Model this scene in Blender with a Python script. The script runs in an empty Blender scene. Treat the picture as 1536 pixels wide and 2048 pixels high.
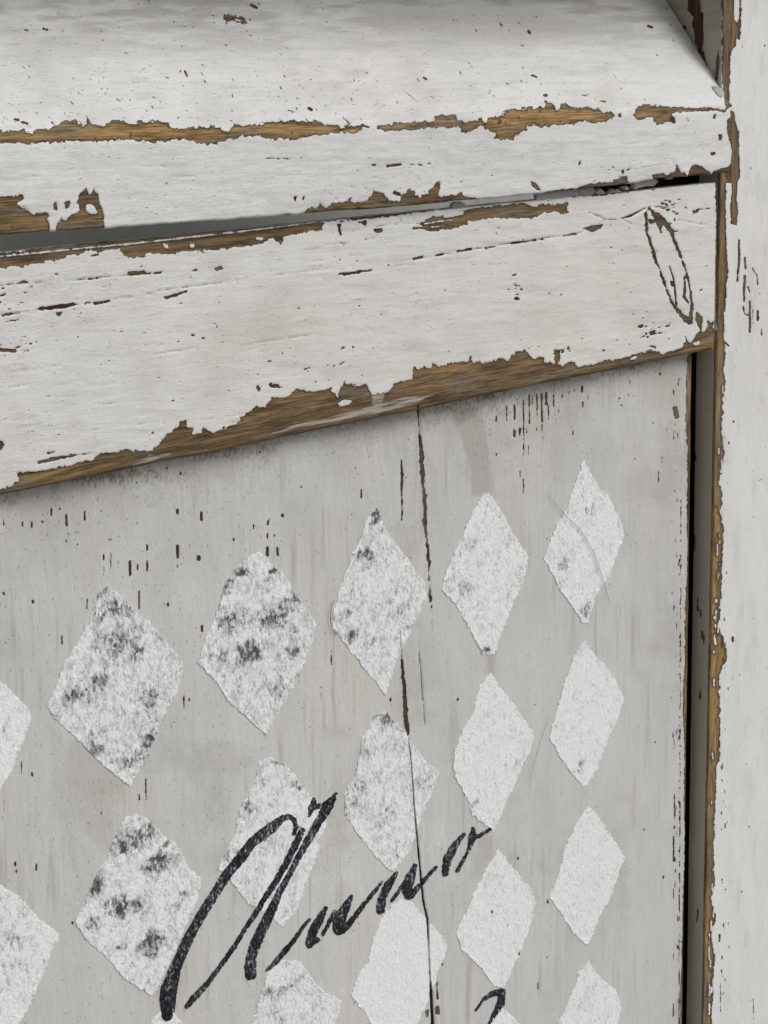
import bpy, math, random
import numpy as np
from mathutils import Matrix, Vector

# ------------------------------------------------------------------ camera, world, sun, exposure
SC = bpy.context.scene
FPX, DIST = 2447.0, 0.6
Rm = np.array([[.80762, -.58704, -.05595], [.20831, .19525, .95838], [-.55168, -.78566, .27997]])
_u, _s, _v = np.linalg.svd(Rm); Rm = _u @ _v
CAM = DIST * Rm[2]
cd = bpy.data.cameras.new('camera'); cam = bpy.data.objects.new('camera', cd)
bpy.context.collection.objects.link(cam)
cd.sensor_fit = 'VERTICAL'; cd.sensor_height = 36.0; cd.lens = FPX / 2048 * 36.0
cd.clip_start = 0.01; cd.clip_end = 400
cam.matrix_world = Matrix([[*Rm.T[0], CAM[0]], [*Rm.T[1], CAM[1]], [*Rm.T[2], CAM[2]], [0, 0, 0, 1]])
SC.camera = cam

SUN_ELEV, SUN_ROT = math.radians(37), math.radians(150)     # azimuth measured from +Y towards +X
w = bpy.data.worlds.new('World'); SC.world = w; w.use_nodes = True
nt = w.node_tree; nt.nodes.clear()
sky = nt.nodes.new('ShaderNodeTexSky'); sky.sky_type = 'NISHITA'; sky.sun_disc = False
sky.sun_elevation = SUN_ELEV; sky.sun_rotation = SUN_ROT
sky.air_density = 1.0; sky.dust_density = 4.0; sky.ozone_density = 1.0
hs = nt.nodes.new('ShaderNodeHueSaturation'); hs.inputs['Saturation'].default_value = 0.10   # overcast: nearly colourless
bg = nt.nodes.new('ShaderNodeBackground'); bg.inputs['Strength'].default_value = 0.11
wo = nt.nodes.new('ShaderNodeOutputWorld')
nt.links.new(sky.outputs[0], hs.inputs['Color']); nt.links.new(hs.outputs[0], bg.inputs['Color']); nt.links.new(bg.outputs[0], wo.inputs[0])

sd = bpy.data.lights.new('sun', 'SUN'); sd.energy = 1.5; sd.angle = math.radians(28); sd.color = (1.0, .985, .955)
sun = bpy.data.objects.new('sun', sd); bpy.context.collection.objects.link(sun)
_dir = Vector((math.sin(SUN_ROT) * math.cos(SUN_ELEV), math.cos(SUN_ROT) * math.cos(SUN_ELEV), math.sin(SUN_ELEV)))
sun.rotation_euler = _dir.to_track_quat('Z', 'Y').to_euler()
SC.view_settings.view_transform = 'Standard'; SC.view_settings.look = 'None'
SC.view_settings.exposure = -0.30; SC.view_settings.gamma = 1.0

# ------------------------------------------------------------------ projection helpers
def proj(P):
    q = (P - CAM) @ Rm.T
    return 768 + FPX * q[..., 0] / -q[..., 2], 1024 - FPX * q[..., 1] / -q[..., 2]
def onY(u, v, y=0.0):
    d = np.array([u - 768, -(v - 1024), -FPX]) @ Rm
    return CAM + (y - CAM[1]) / d[1] * d
def onX(u, v, x):
    d = np.array([u - 768, -(v - 1024), -FPX]) @ Rm
    return CAM + (x - CAM[0]) / d[0] * d

# ------------------------------------------------------------------ noise on numpy arrays
_rng = np.random.RandomState(7)
_TAB = _rng.rand(256, 256).astype(np.float32)
def vnoise(x, y, seed=0):
    x = np.asarray(x, np.float64) + seed * 17.31; y = np.asarray(y, np.float64) + seed * 9.77
    xi = np.floor(x).astype(np.int64); yi = np.floor(y).astype(np.int64)
    fx = x - xi; fy = y - yi; fx = fx * fx * (3 - 2 * fx); fy = fy * fy * (3 - 2 * fy)
    a = _TAB[xi & 255, yi & 255]; b = _TAB[(xi + 1) & 255, yi & 255]
    c = _TAB[xi & 255, (yi + 1) & 255]; d = _TAB[(xi + 1) & 255, (yi + 1) & 255]
    return (a + (b - a) * fx) * (1 - fy) + (c + (d - c) * fx) * fy
def fbm(x, y, o=4, seed=0):
    s = 0; t = 0; a = 1.0
    for k in range(o):
        s = s + a * vnoise(x * 2 ** k, y * 2 ** k, seed + k * 3); t += a; a *= .55
    return s / t
def sstep(a, b, x):
    t = np.clip((x - a) / (b - a), 0, 1); return t * t * (3 - 2 * t)

# ------------------------------------------------------------------ tracing canvas (1 unit = 1 pixel of a 1536 x 2048 tracing of the boards)
MG = 120
H, W = 2048 + 2 * MG, 1536 + 2 * MG
VV, UU = np.mgrid[0:H, 0:W].astype(np.float32); VV -= MG; UU -= MG
BIG = 12.0
def win(pts, pad):
    u0 = int(max(0, math.floor(min(p[0] for p in pts)) - pad + MG)); u1 = int(min(W, math.ceil(max(p[0] for p in pts)) + pad + MG))
    v0 = int(max(0, math.floor(min(p[1] for p in pts)) - pad + MG)); v1 = int(min(H, math.ceil(max(p[1] for p in pts)) + pad + MG))
    return slice(v0, v1), slice(u0, u1)
def sd_poly(pts, pad=14):
    s = win(pts, pad); X = UU[s]; Y = VV[s]
    if X.size == 0: return s, None
    d2 = np.full(X.shape, 1e9, np.float32); ins = np.zeros(X.shape, bool)
    n = len(pts)
    for i in range(n):
        ax, ay = pts[i]; bx, by = pts[(i + 1) % n]
        ex, ey = bx - ax, by - ay; L = ex * ex + ey * ey + 1e-9
        t = np.clip(((X - ax) * ex + (Y - ay) * ey) / L, 0, 1)
        d2 = np.minimum(d2, (X - ax - t * ex) ** 2 + (Y - ay - t * ey) ** 2)
        if ay != by:
            c = ((ay > Y) != (by > Y)) & (X < (bx - ax) * (Y - ay) / (by - ay) + ax)
            ins ^= c
    d = np.sqrt(d2); return s, np.where(ins, d, -d)
def sd_stroke(pts, ws, pad=14):
    """pts polyline, ws full widths"""
    if not hasattr(ws, '__len__'): ws = [ws] * len(pts)
    s = win(pts, pad + int(max(ws))); X = UU[s]; Y = VV[s]
    if X.size == 0: return s, None
    best = np.full(X.shape, -1e9, np.float32)
    for i in range(len(pts) - 1):
        ax, ay = pts[i]; bx, by = pts[i + 1]; ex, ey = bx - ax, by - ay; L = ex * ex + ey * ey + 1e-9
        t = np.clip(((X - ax) * ex + (Y - ay) * ey) / L, 0, 1)
        best = np.maximum(best, (ws[i] + (ws[i + 1] - ws[i]) * t) / 2 - np.hypot(X - ax - t * ex, Y - ay - t * ey))
    return s, best
def P(ox, oy, s, pts):                       # tracing notes were taken on enlarged crops: origin, scale
    return [(ox + x / s, oy + y / s) for x, y in pts]

CHIP = np.full((H, W), -BIG, np.float32); KIND = np.full((H, W), .12, np.float32)
CRACK = np.full((H, W), -BIG, np.float32); RES = np.zeros((H, W), np.float32); DIRT = np.zeros((H, W), np.float32)
# ragged-edge noise, teeth a few pixels wide, in boards' drift direction
RAG_H = (fbm(UU / 9, (VV + .12 * UU) / 6, 4, 3) - .5) * 9 + (vnoise(UU / 3.2, (VV + .12 * UU) / 2.2, 8) - .5) * 2.4
RAG_V = (fbm(UU / 5, VV / 11, 4, 5) - .5) * 7 + (vnoise(UU / 1.8, VV / 4, 9) - .5) * 2.2
_t = vnoise(UU / 2.6, (VV + .12 * UU) / 8, 15); RAG_H += (np.abs(_t - .5) * 2 - .5) * 3.2 + (vnoise(UU / 1.5, VV / 1.4, 16) - .5) * 2.6
RAG_V += (vnoise(UU / 1.3, VV / 2.6, 17) - .5) * 2.4 + (np.abs(vnoise(UU / 7, VV / 3.2, 18) - .5) * 2 - .5) * 2.4
TEETH_H = (sstep(.35, .75, vnoise(UU / 5.5, (VV + .12 * UU) / 13, 21)) - .5).astype(np.float32) * 4.5
TEETH_V = (sstep(.35, .75, vnoise(UU / 11, VV / 6, 22)) - .5).astype(np.float32) * 3.5
RAG_H = RAG_H.astype(np.float32); RAG_V = RAG_V.astype(np.float32)

def chip(pts, kind=.4, rag='h', amp=1.0):
    s, d = sd_poly(pts)
    if d is None: return
    big_ = 1.6 if amp > .42 else 1.15
    d = d + amp * big_ * (RAG_H if rag == 'h' else RAG_V)[s] + (TEETH_H if rag == 'h' else TEETH_V)[s] * amp * .8
    CHIP[s] = np.maximum(CHIP[s], d); KIND[s] = np.where(d > -3, kind, KIND[s])
def hole(pts, amp=.5, rag='h'):
    s, d = sd_poly(pts)
    if d is None: return
    CHIP[s] = np.minimum(CHIP[s], -(d + amp * RAG_H[s]))
def line(pts, ws, kind=.12, amp=.35, rag='v'):
    s, d = sd_stroke(pts, ws)
    if d is None: return
    d = d + amp * (RAG_H if rag == 'h' else RAG_V)[s]
    CHIP[s] = np.maximum(CHIP[s], d); KIND[s] = np.where(d > -2, kind, KIND[s])
def crack(pts, ws, amp=.15):
    s, d = sd_stroke(pts, ws)
    if d is None: return
    CRACK[s] = np.maximum(CRACK[s], d + amp * RAG_V[s])
def speck(u, v, a, b, ang=0.0, kind=.1):
    p = [(u - a * math.cos(ang), v - a * math.sin(ang)), (u + a * math.cos(ang), v + a * math.sin(ang))]
    s, d = sd_stroke(p, 2 * b, 8)
    if d is None or d.size == 0: return
    d = d + .22 * RAG_V[s]
    CHIP[s] = np.maximum(CHIP[s], d); KIND[s] = np.where(d > -1.5, kind, KIND[s])
def soften(arr, pts, val, soft=10, pad=30):
    s, d = sd_poly(pts, pad)
    if d is None: return
    arr[s] = np.maximum(arr[s], val * sstep(-soft, soft, d + .8 * RAG_V[s]))

# --- worn ridge of the top board
chip([(-140,262),(0,262),(50,260),(62,265),(70,258),(93,259),(105,255),(102,242),(113,248),(133,240),(153,242),(168,252),(177,240),(187,248),(203,252),(220,243),(247,242),(275,249),(277,241),(300,243),(315,238),(337,245),(348,255),(390,252),(430,253),(458,263),(470,250),(512,248),(570,242),(629,242),(645,245),(685,253),(712,252),(725,248),(730,262),(710,265),(655,268),(612,275),(589,280),(549,277),(512,273),(477,275),(443,283),(423,290),(397,287),(383,282),(363,277),(340,280),(310,285),(277,283),(233,280),(187,285),(143,283),(100,287),(0,287),(-140,290)], .95, amp=.7)
chip([(752,254),(760,253),(802,243),(845,243),(867,243),(866,231),(909,228),(922,245),(952,238),(974,243),(975,235),(1005,230),(1007,221),(1024,218),(1061,214),(1089,212),(1092,201),(1102,205),(1114,216),(1122,206),(1134,207),(1139,213),(1184,213),(1211,223),(1244,229),(1224,237),(1197,249),(1176,242),(1124,251),(1081,253),(1071,248),(1059,252),(1054,260),(1034,270),(1026,280),(1002,280),(989,278),(992,268),(972,260),(965,250),(942,263),(925,265),(919,255),(845,258),(795,263),(772,263)], .9, amp=.7)
chip([(1261,230),(1272,227),(1271,215),(1287,208),(1324,210),(1384,215),(1417,213),(1440,217),(1429,222),(1381,223),(1357,225),(1346,227),(1352,248),(1337,245),(1314,250),(1307,235),(1277,240)], .7, amp=.5)
line([(725,249),(740,255)], 5, .2); line([(1417,216),(1450,222)], 5, .3, rag='h')
# --- bottom of the top board
chip([(-140,385),(0,392),(43,390),(47,398),(35,407),(40,415),(60,423),(68,430),(75,425),(97,427),(100,466),(60,480),(0,485),(-140,500)], .62, amp=.55)
chip([(110,475),(112,447),(123,433),(130,440),(140,430),(160,418),(152,403),(155,392),(170,377),(180,387),(188,377),(197,388),(202,410),(210,433),(208,470)], .5, amp=.5)
hole([(172,408),(185,408),(197,427),(183,428),(172,422)], .4)
chip([(127,404),(140,400),(138,414),(131,417)], .3, amp=.4); chip([(108,405),(114,404),(116,421),(109,420)], .3, amp=.4)
chip([(567,432),(572,428),(600,430),(627,412),(632,418),(640,405),(652,413),(662,407),(695,400),(700,390),(702,403),(732,402),(744,393),(747,380),(769,385),(779,400),(799,402),(807,387),(819,378),(840,393),(857,385),(872,367),(880,360),(882,380),(874,385),(882,393),(919,388),(954,396),(954,410),(912,415),(759,435),(615,448),(572,450)], .45, amp=.55)
chip([(1087,386),(1124,377),(1151,377),(1177,367),(1224,363),(1241,353),(1257,352),(1257,385),(1191,392),(1087,392)], .5, amp=.5)
chip([(1306,350),(1327,343),(1334,350),(1350,342),(1352,325),(1359,340),(1372,347),(1372,368),(1307,372)], .45, amp=.45)
chip([(1374,366),(1378,343),(1385,331),(1392,328),(1411,337),(1421,345),(1421,366)], .25, amp=.3)
chip([(1424,366),(1426,343),(1457,332),(1466,321),(1466,366)], .25, amp=.3)
chip([(1062,362),(1074,367),(1086,383),(1074,380),(1064,372)], .2, amp=.3)
chip([(1454,240),(1460,235),(1466,260),(1462,290),(1455,270)], .2, amp=.3)
soften(RES, [(60,440),(100,440),(100,470),(60,470)], .2)
for q in ([(1342,236),(1349,232),(1352,244),(1345,246)], [(1427,228),(1432,227),(1433,238),(1425,237)], [(1437,269),(1445,269),(1444,281),(1438,281)], [(1420,305),(1431,303),(1435,308),(1424,313)], [(1156,320),(1162,322),(1162,330),(1157,330)], [(1244,338),(1250,340),(1249,348),(1243,347)], [(1253,337),(1260,336),(1260,341),(1254,342)]):
    chip(q, .12, amp=.25)
for u0, v0, u1, v1, ww in [(746,330,752,330,4),(775,332,800,329,6),(820,329,830,328,3),(838,329,845,330,4),(855,328,862,327,3),(535,316,560,317,2.5),(566,317,582,318,2),(590,400,591,394,6),(606,399,608,394,5),(790,385,798,388,7)]:
    line([(u0, v0), (u1, v1)], ww, .1, rag='h')
line([(808,182),(822,192),(836,205)], [1, 1.8, 1], .05, .05)
line([(686,234),(695,243),(703,251)], [1.5, 3, 1], .05, .05)

# --- top strip of the rail
chip([(-140,520),(0,505),(200,480),(400,458),(512,448),(647,432),(647,448),(645,460),(622,463),(595,470),(579,472),(569,478),(562,488),(542,477),(532,487),(512,490),(487,493),(450,498),(400,502),(367,502),(350,508),(333,508),(293,508),(287,515),(263,517),(247,512),(240,499),(207,502),(177,503),(140,512),(125,518),(113,523),(92,520),(88,527),(47,530),(43,535),(27,533),(0,538),(-140,555)], .5, amp=.55)
hole([(326,487),(338,490),(336,499),(329,497)], .3); hole([(379,487),(389,487),(390,495),(380,495)], .3)
hole([(566,474),(590,468),(580,477),(568,482)], .3); hole([(512,474),(527,476),(525,482),(512,480)], .3)
chip([(819,457),(845,452),(835,447),(865,433),(902,427),(939,418),(1024,407),(1074,408),(1124,408),(1136,405),(1136,427),(1124,430),(1117,423),(1084,428),(1077,435),(1024,437),(979,438),(935,442),(937,448),(902,458),(872,463),(839,460)], .55, amp=.5)
hole([(884,431),(929,423),(927,430),(889,437)], .3); hole([(845,446),(905,438),(905,441),(850,449)], .2); hole([(860,453),(895,449),(893,452),(862,456)], .2)
hole([(1060,408),(1075,406),(1076,415),(1060,413)], .2)
for q, k in (([(254,545),(290,540),(292,547),(324,543),(324,548),(292,549),(258,553)], .4), ([(133,563),(161,558),(224,551),(225,553),(182,560),(138,564)], .2),
          ([(-10,572),(39,565),(47,561),(60,564),(58,566),(34,568),(-10,575)], .2), ([(72,621),(81,613),(109,610),(148,605),(158,609),(133,617),(94,620)], .12),
          ([(186,604),(220,600),(221,603),(206,608),(188,610)], .12), ([(-10,633),(26,625),(39,626),(16,631),(-10,637)], .1), ([(109,625),(129,622),(116,634)], .1),
          ([(9,643),(23,639),(43,635),(16,646)], .1), ([(324,593),(339,591),(375,581),(375,584),(344,595),(333,600)], .15), ([(670,548),(745,538),(746,542),(690,552)], .1),
          ([(1163,456),(1208,447),(1203,457),(1183,465)], .15), ([(428,536),(441,532),(447,538),(432,543)], .3), ([(383,540),(392,537),(396,542),(385,544)], .3),
          ([(744,459),(752,456),(768,457),(765,464),(750,466)], .12), ([(673,448),(682,447),(683,470),(680,472)], .05), ([(715,444),(734,441),(731,452),(724,448)], .05), ([(800,433),(806,447),(815,450),(803,449)], .05),
          ([(170,605),(180,604),(181,608),(171,609)], .12), ([(1383,421),(1397,419),(1398,424),(1390,427),(1386,432)], .2)):
    chip(q, k, amp=.28)
for u0, v0, u1, v1, ww in [(828,518,846,513,5),(872,511,888,508,4),(915,503,943,498,5),(972,497,990,494,4),(1022,487,1086,478,4),(1128,472,1158,467,4),(205,573,220,570,3),(0,592,10,588,5),(182,513,196,509,4),(110,549,116,547,3),(1380,421,1428,416,1.6),(1213,440,1243,437,1.5)]:
    line([(u0, v0), (u1, v1)], ww, .1, rag='h')
crack([(285,590),(340,578),(400,571)], [1, 2, 1]); crack([(1178,425),(1200,433),(1213,440)], 1.6); crack([(1243,437),(1262,432),(1292,416)], [1.5, 5, 2.5]); crack([(1358,440),(1390,446),(1418,451)], [1.6,1.4,.8])
crack([(1245,438),(1262,447),(1290,451)], [1.2,1.2,.6]); crack([(1292,416),(1320,413),(1350,415)], [2,2,1]); crack([(400,571),(600,545),(840,517),(1000,490),(1160,466),(1210,441)], [1.2,1,1.3,1.8,1.5,1.5]); crack([(640,470),(760,452),(900,440)], [.8,1.3,.8]); crack([(0,572),(120,562),(330,545)], [1,1.3,.8]); crack([(690,800),(500,838),(330,880)], [.6,1,.5])
crack([(-60,640),(0,632),(60,622),(160,612),(285,590)], [1.5,1.6,1.8,1.3,1])
for _q in range(26):
    _r = random.Random(_q * 7 + 1); _u = _r.uniform(-40, 1250); _v = _r.uniform(500, 900) - .13 * _u; _l = _r.uniform(30, 170)
    crack([(_u, _v), (_u + _l / 2, _v - _l * .075 + _r.uniform(-1.5, 1.5)), (_u + _l, _v - _l * .155)], [.3, _r.uniform(.55, .95), .3], .12)
hole_line = [(0,512.5),(100,503),(250,489),(400,472),(512,459),(640,443),(700,438)]
s_, d_ = sd_stroke(hole_line, [4.2,4,4.2,4,3.6,3,2]); CHIP[s_] = np.minimum(CHIP[s_], -(d_ + .35 * RAG_H[s_]))
# knot ring by the rail's end
K = lambda pts: P(1236, 330, 5.12, pts)
line(K([(285,500),(300,700),(350,850),(400,1000),(450,1130),(500,1270),(560,1420),(640,1530),(735,1610)]), [6,6.5,7,5.5,5,5,7,9,13], .18, .75)
line(K([(400,510),(480,590),(550,680),(580,780),(630,900),(680,1040),(720,1160),(745,1300),(760,1480),(735,1610)]), [10,11,9,7,5.5,5,5.5,5,7,11], .18, .75)
line(K([(285,500),(320,440),(370,500),(440,690)]), [4,6,6,4], .18, .7); chip(K([(295,560),(330,610),(380,590),(440,690),(460,620),(500,640),(400,510),(380,560),(340,560)]), .15, amp=.2)
line(K([(530,1040),(575,1180),(600,1440)]), [3,3.5,4], .1, .3); line(K([(680,1150),(690,1250),(675,1350),(720,1410)]), [4,5,6,3], .1, .3)
line(K([(550,1200),(560,1230)]), 6, .1, .3)
crack(K([(280,500),(340,900),(500,1290),(700,1590)]), .8)
for x, y in [(580,560),(540,600),(600,680),(450,440),(700,440),(470,550),(570,480),(850,1280),(600,500)]: speck(*K([(x, y)])[0], 2.2, 1.5, random.Random(x).uniform(0, 3), .12)
chip(K([(800,1500),(870,1560),(860,1700),(920,1800),(890,1900),(840,1800),(700,1850),(690,1750),(740,1830),(840,1690),(790,1600)]), .3, amp=.3)
# --- bottom strip of the rail
a = P(0, 700, 3, [(-400,900),(0,835),(60,820),(108,790),(100,735),(250,725),(400,690),(560,650),(600,630),(770,590),(790,605),(905,610),(960,560),(1000,510),(1060,460),(1100,420),(1125,435),(1120,460),(1160,465),(1150,500),(1200,505),(1220,465),(1250,480),(1290,500),(1420,440),(1440,410),(1500,370)])
a += P(512, 660, 3, [(0,455),(50,465),(100,410),(190,400),(240,360),(360,370),(440,345),(490,400),(520,315),(570,320),(600,340),(665,325),(700,385),(780,375),(830,325),(930,295),(950,220),(965,240),(1020,215),(1030,235),(1065,205),(1100,225),(1170,195),(1270,190),(1290,155),(1310,190),(1360,200),(1460,170),(1510,185)])
a += P(1024, 600, 3, [(0,325),(80,300),(120,345),(190,350),(205,385),(255,375),(250,310),(290,320),(280,360),(300,405),(360,370),(400,400),(500,385),(540,365),(700,340),(810,305),(870,300),(910,320),(1020,290),(1050,235),(1065,275),(1120,265),(1150,190),(1205,130),(1205,420),(900,500),(0,720)])
a += [(768, 880), (400, 950), (0, 1030), (-140, 1060)]
_keep = CHIP.copy(), KIND.copy()
chip(a, .55, amp=.6)
hole(P(1024,600,3,[(705,355),(730,340),(755,335),(745,355),(715,362)]), .2); hole(P(512,660,3,[(490,435),(540,418),(580,425),(560,450),(500,460)]), .3)
chip(P(0,700,3,[(230,670),(320,640),(400,630),(540,618),(440,640),(330,665),(230,685)]), .3, amp=.35); chip(P(0,700,3,[(255,620),(330,608),(325,620),(270,628)]), .3, amp=.3)
CHIP_RAIL, KIND_RAIL = CHIP, KIND; CHIP, KIND = _keep
chip([(-20,878),(6,882),(12,890),(0,903),(-20,900)], .25, amp=.4); chip([(-20,694),(36,699),(30,706),(-20,703)], .25, amp=.3)
hole(P(0,700,3,[(540,685),(560,670),(660,655),(640,668),(560,690)]), .2)
s_, d_ = sd_stroke(P(512,660,3,[(100,620),(250,575),(500,525),(700,480),(900,430),(1060,395)]), [4,10,14,22,22,8]); RES[s_] = np.maximum(RES[s_], .95 * sstep(-6, 5, d_))
s_, d_ = sd_stroke(P(512,660,3,[(740,300),(740,370),(730,460)]), [14,26,24]); RES[s_] = np.maximum(RES[s_], 1.0 * sstep(-6, 4, d_))
s_, d_ = sd_stroke(P(0,700,3,[(800,690),(900,650),(1020,625)]), [6,14,6]); RES[s_] = np.maximum(RES[s_], .9 * sstep(-5, 4, d_))
s_, d_ = sd_stroke(P(0,700,3,[(160,760),(380,730)]), [14,18]); RES[s_] = np.maximum(RES[s_], .42 * sstep(-8, 8, d_))
s_, d_ = sd_stroke(P(0,700,3,[(1000,600),(1300,520)]), [10,10]); RES[s_] = np.maximum(RES[s_], .45 * sstep(-8, 8, d_))
s_, d_ = sd_stroke(P(512,660,3,[(1000,460),(1250,400),(1400,350)]), [3,8,8]); RES[s_] = np.maximum(RES[s_], .55 * sstep(-6, 6, d_))
for q in (P(512,660,3,[(-5,340),(15,330),(30,350),(20,375)]), P(512,660,3,[(90,345),(110,322),(140,325),(145,350),(110,350)]), P(1024,600,3,[(255,315),(290,300),(280,360),(258,355)]), P(1024,600,3,[(815,190),(850,190),(848,210),(830,208)]), P(1024,600,3,[(800,272),(860,278),(870,300),(850,285)])):
    chip(q, .25, amp=.2)

_e = (VV < 993 - .2035 * UU + 8)
CHIP_EXTRA = (CHIP, KIND)
# --- panel cracks and lost paint
q = P(768, 700, 2, [(137,235),(142,330),(148,380),(150,440),(152,490),(158,540),(165,620),(162,690),(172,760),(180,850),(180,900),(187,1000),(190,1060)])
line(q, [1,1.6,7,9,10,6,7.5,9,5,7,4,4,1], .12, 1.0); crack(P(768,700,2,[(137,225),(142,330),(150,440),(160,620),(172,760),(183,900),(190,1060),(198,1150)]), [3.0,2.4,1.2,1.1,1.2,1.2,1.4,.8])
line(P(768,700,2,[(70,440),(72,500),(70,560),(72,610),(72,680)]), [3,7,5,3.5,3], .1, .5)
q = P(768, 700, 2, [(65,1120),(70,1210),(75,1300),(82,1380)]) + P(768, 1348, 2, [(75,0),(85,130),(90,200),(98,250)])
line(q, [.5,3,7,6,6,10,11,3], .2, .7)
crack(q + P(768,1348,2,[(110,350),(120,500),(130,620),(140,720),(150,830),(160,920),(175,980),(180,1100),(185,1220),(190,1280),(195,1400),(198,1500)]), [1,1.6,1.8,1.8,1.8,2,2,2,2.4,2.4,3,4,4,5,4,1.4,1.4,6,7,7])
crack(P(768,700,2,[(133,1090),(140,1200),(150,1290),(155,1400)]) + P(768,1348,2,[(158,100),(163,200),(165,215)]), [1,1.8,2.2,2.2,2,2,.6])
chip(P(768,1348,2,[(165,1350),(180,1340),(180,1372),(168,1376)]), .3, 'v', .3); chip(P(768,1348,2,[(200,1335),(220,1325),(225,1362),(205,1360)]), .3, 'v', .3)
line(P(768,1348,2,[(212,1235),(214,1300)]), 3.5, .2, .6)
def dashes(ox, oy, s, L, kind=.08):
    for d in L:
        x, y0, y1 = d[:3]; ww = d[3] if len(d) > 3 else 7
        line(P(ox, oy, s, [(x, y0), (x + (y1 - y0) * .01, y1)]), ww / s, kind, .3)
dashes(1024, 600, 3, [(15,630,715,14),(15,790,820,10),(68,600,935,7),(103,570,740,10),(122,570,625,6),(150,565,690,8),(178,565,730,13),(205,560,625,16),(218,630,695,8),(250,570,640,9),(45,770,810,8),(88,770,800,8),(72,770,800,6),(180,745,785,8),(150,765,785,5),(343,550,575,6),(375,515,550,5),(420,520,550,16),(455,575,600,5),(425,610,645,7),(365,785,810,9),(100,870,930,6),(220,710,720,8),(705,480,510,7),(700,570,575,6),(900,950,970,4),(835,900,910,5),(280,640,680,6),(35,600,640,5),(300,570,585,8),(888,440,448,12),(970,770,840,5),(978,860,950,4),(860,430,434,7)])
dashes(768, 700, 2, [(450,265,285),(490,225,280,5),(557,200,350,4),(520,320,345),(545,315,345),(545,485,510,4),(558,520,575,4),(450,415,425),(1112,430,450,4),(1098,485,530,4),(550,940,960,4)])
dashes(0, 700, 2, [(265,660,705,10),(205,635,660,7),(338,645,680,6),(127,690,710,9),(90,690,705),(15,680,700),(710,642,653,13),(805,650,680,11),(710,785,830,12),(795,828,837,16),(520,845,900,10),(550,860,880,7),(588,780,800,7),(588,845,885,7),(415,820,840,7),(443,815,830,5),(415,865,905,4),(348,998,1040,6),(556,965,1040,6),(1070,792,822,12),(1110,792,820,9),(1070,735,755,6),(1072,685,700,6),(1130,660,664,12),(935,755,763,8),(1445,560,590,7),(248,1145,1175,6),(808,1105,1125,8),(722,490,498,8),(1205,545,550,7),(170,683,690),(240,633,640),(265,760,770,5),(443,750,765,4),(443,840,880,4),(710,860,870,7),(1015,700,715,5),(1098,740,745,6),(15,972,978,9),(132,1005,1010,10),(672,1015,1022,10),(197,1138,1143,6),(1325,1200,1260,4)])
dashes(0, 1348, 2, [(735,85,140,6),(757,100,108,7),(583,420,505,6),(557,480,505,6),(60,755,765,9),(145,760,785,7),(65,785,795),(85,350,400,4),(128,398,408,7),(290,992,1000,8),(405,545,565,5),(1283,50,100,3)])
dashes(768, 1348, 2, [(25,100,108,8),(295,100,106,8),(535,735,740,8),(1117,808,816,8),(655,905,915,9),(433,948,958,10),(495,1003,1009,6),(540,1115,1125,8),(652,1132,1138,6),(233,1160,1165,8),(1040,620,625,5),(615,1235,1260,4),(1085,270,276,5),(1160,260,300,4),(1162,480,580,5),(1158,650,750,6),(1158,860,900,4),(1158,1120,1170,5),(1157,1300,1380,5)])
chip(P(768,700,2,[(1155,230),(1172,222),(1178,245),(1182,270),(1168,275),(1160,262)]), .5, 'v', .3)
_pe = [(1383 - .0095 * (v - 720), v) for v in range(716, 2260, 60)]
_w = [15 + 5 * math.sin(v / 97.0) + 3 * math.sin(v / 31.0) for v in range(716, 2260, 60)]
line(_pe, _w, .75, .7)
line([(1357, 2300), (1360, 1500), (1362, 1000)], [3, 1.5, 1.5], .3, .8)
s_, d_ = sd_stroke([(1371, 730), (1370, 1000), (1366, 1500), (1362, 2240)], [20, 14, 10, 10]); RES[s_] = np.maximum(RES[s_], .75 * sstep(-4, 4, d_ + RAG_V[s_]))
# --- post: bare arris and losses
chip(P(1236,0,5.12,[(1060,-300),(1060,700),(1100,1150),(1160,1080),(1140,1060),(1150,640),(1160,520),(1210,480),(1215,400),(1255,400),(1265,200),(1270,-300)]), .62, 'v', .5)
hole(P(1236,0,5.12,[(1190,-300),(1190,200),(1225,250),(1245,150),(1245,-300)]), .3)
chip(P(1236,0,5.12,[(1150,1130),(1190,1150),(1240,1380),(1245,1650),(1250,1800),(1225,1880),(1215,2048),(1230,2189),(1215,2200),(1145,2289),(1150,2089),(1165,1800)]), .45, 'v', .4)
chip(K([(1165,50),(1160,250),(1150,400),(1145,600),(1215,620),(1230,500),(1215,350),(1225,200),(1250,0)]), .45, 'v', .4)
chip(K([(1000,60),(1060,90),(1110,150),(1110,300),(1105,450),(1110,700),(1110,900),(1130,1050),(1110,1300),(1090,1600),(1090,1850),(1090,2048),(1000,2048)]), .6, 'v', .45)
a = P(1286,680,5.12,[(660,-200),(840,0),(845,150),(820,330),(850,420),(820,620),(820,720),(805,900),(820,1080),(840,1170),(815,1250),(800,1380),(780,1480),(810,1500),(810,1700),(790,1760),(810,1850),(830,1950)])
a += P(768,700,2,[(1350,950),(1350,1000),(1340,1100),(1360,1160),(1375,1230),(1350,1280),(1340,1395)]) + P(768,1348,2,[(1345,0),(1345,340),(1330,380),(1325,560),(1320,700),(1322,850),(1308,900),(1325,960),(1325,1000),(1310,1050),(1325,1130),(1320,1200),(1312,1400),(1308,1640),(1200,1640),(1230,0)])
chip(a, .85, 'v', .45)
rp = random.Random(12)
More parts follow.
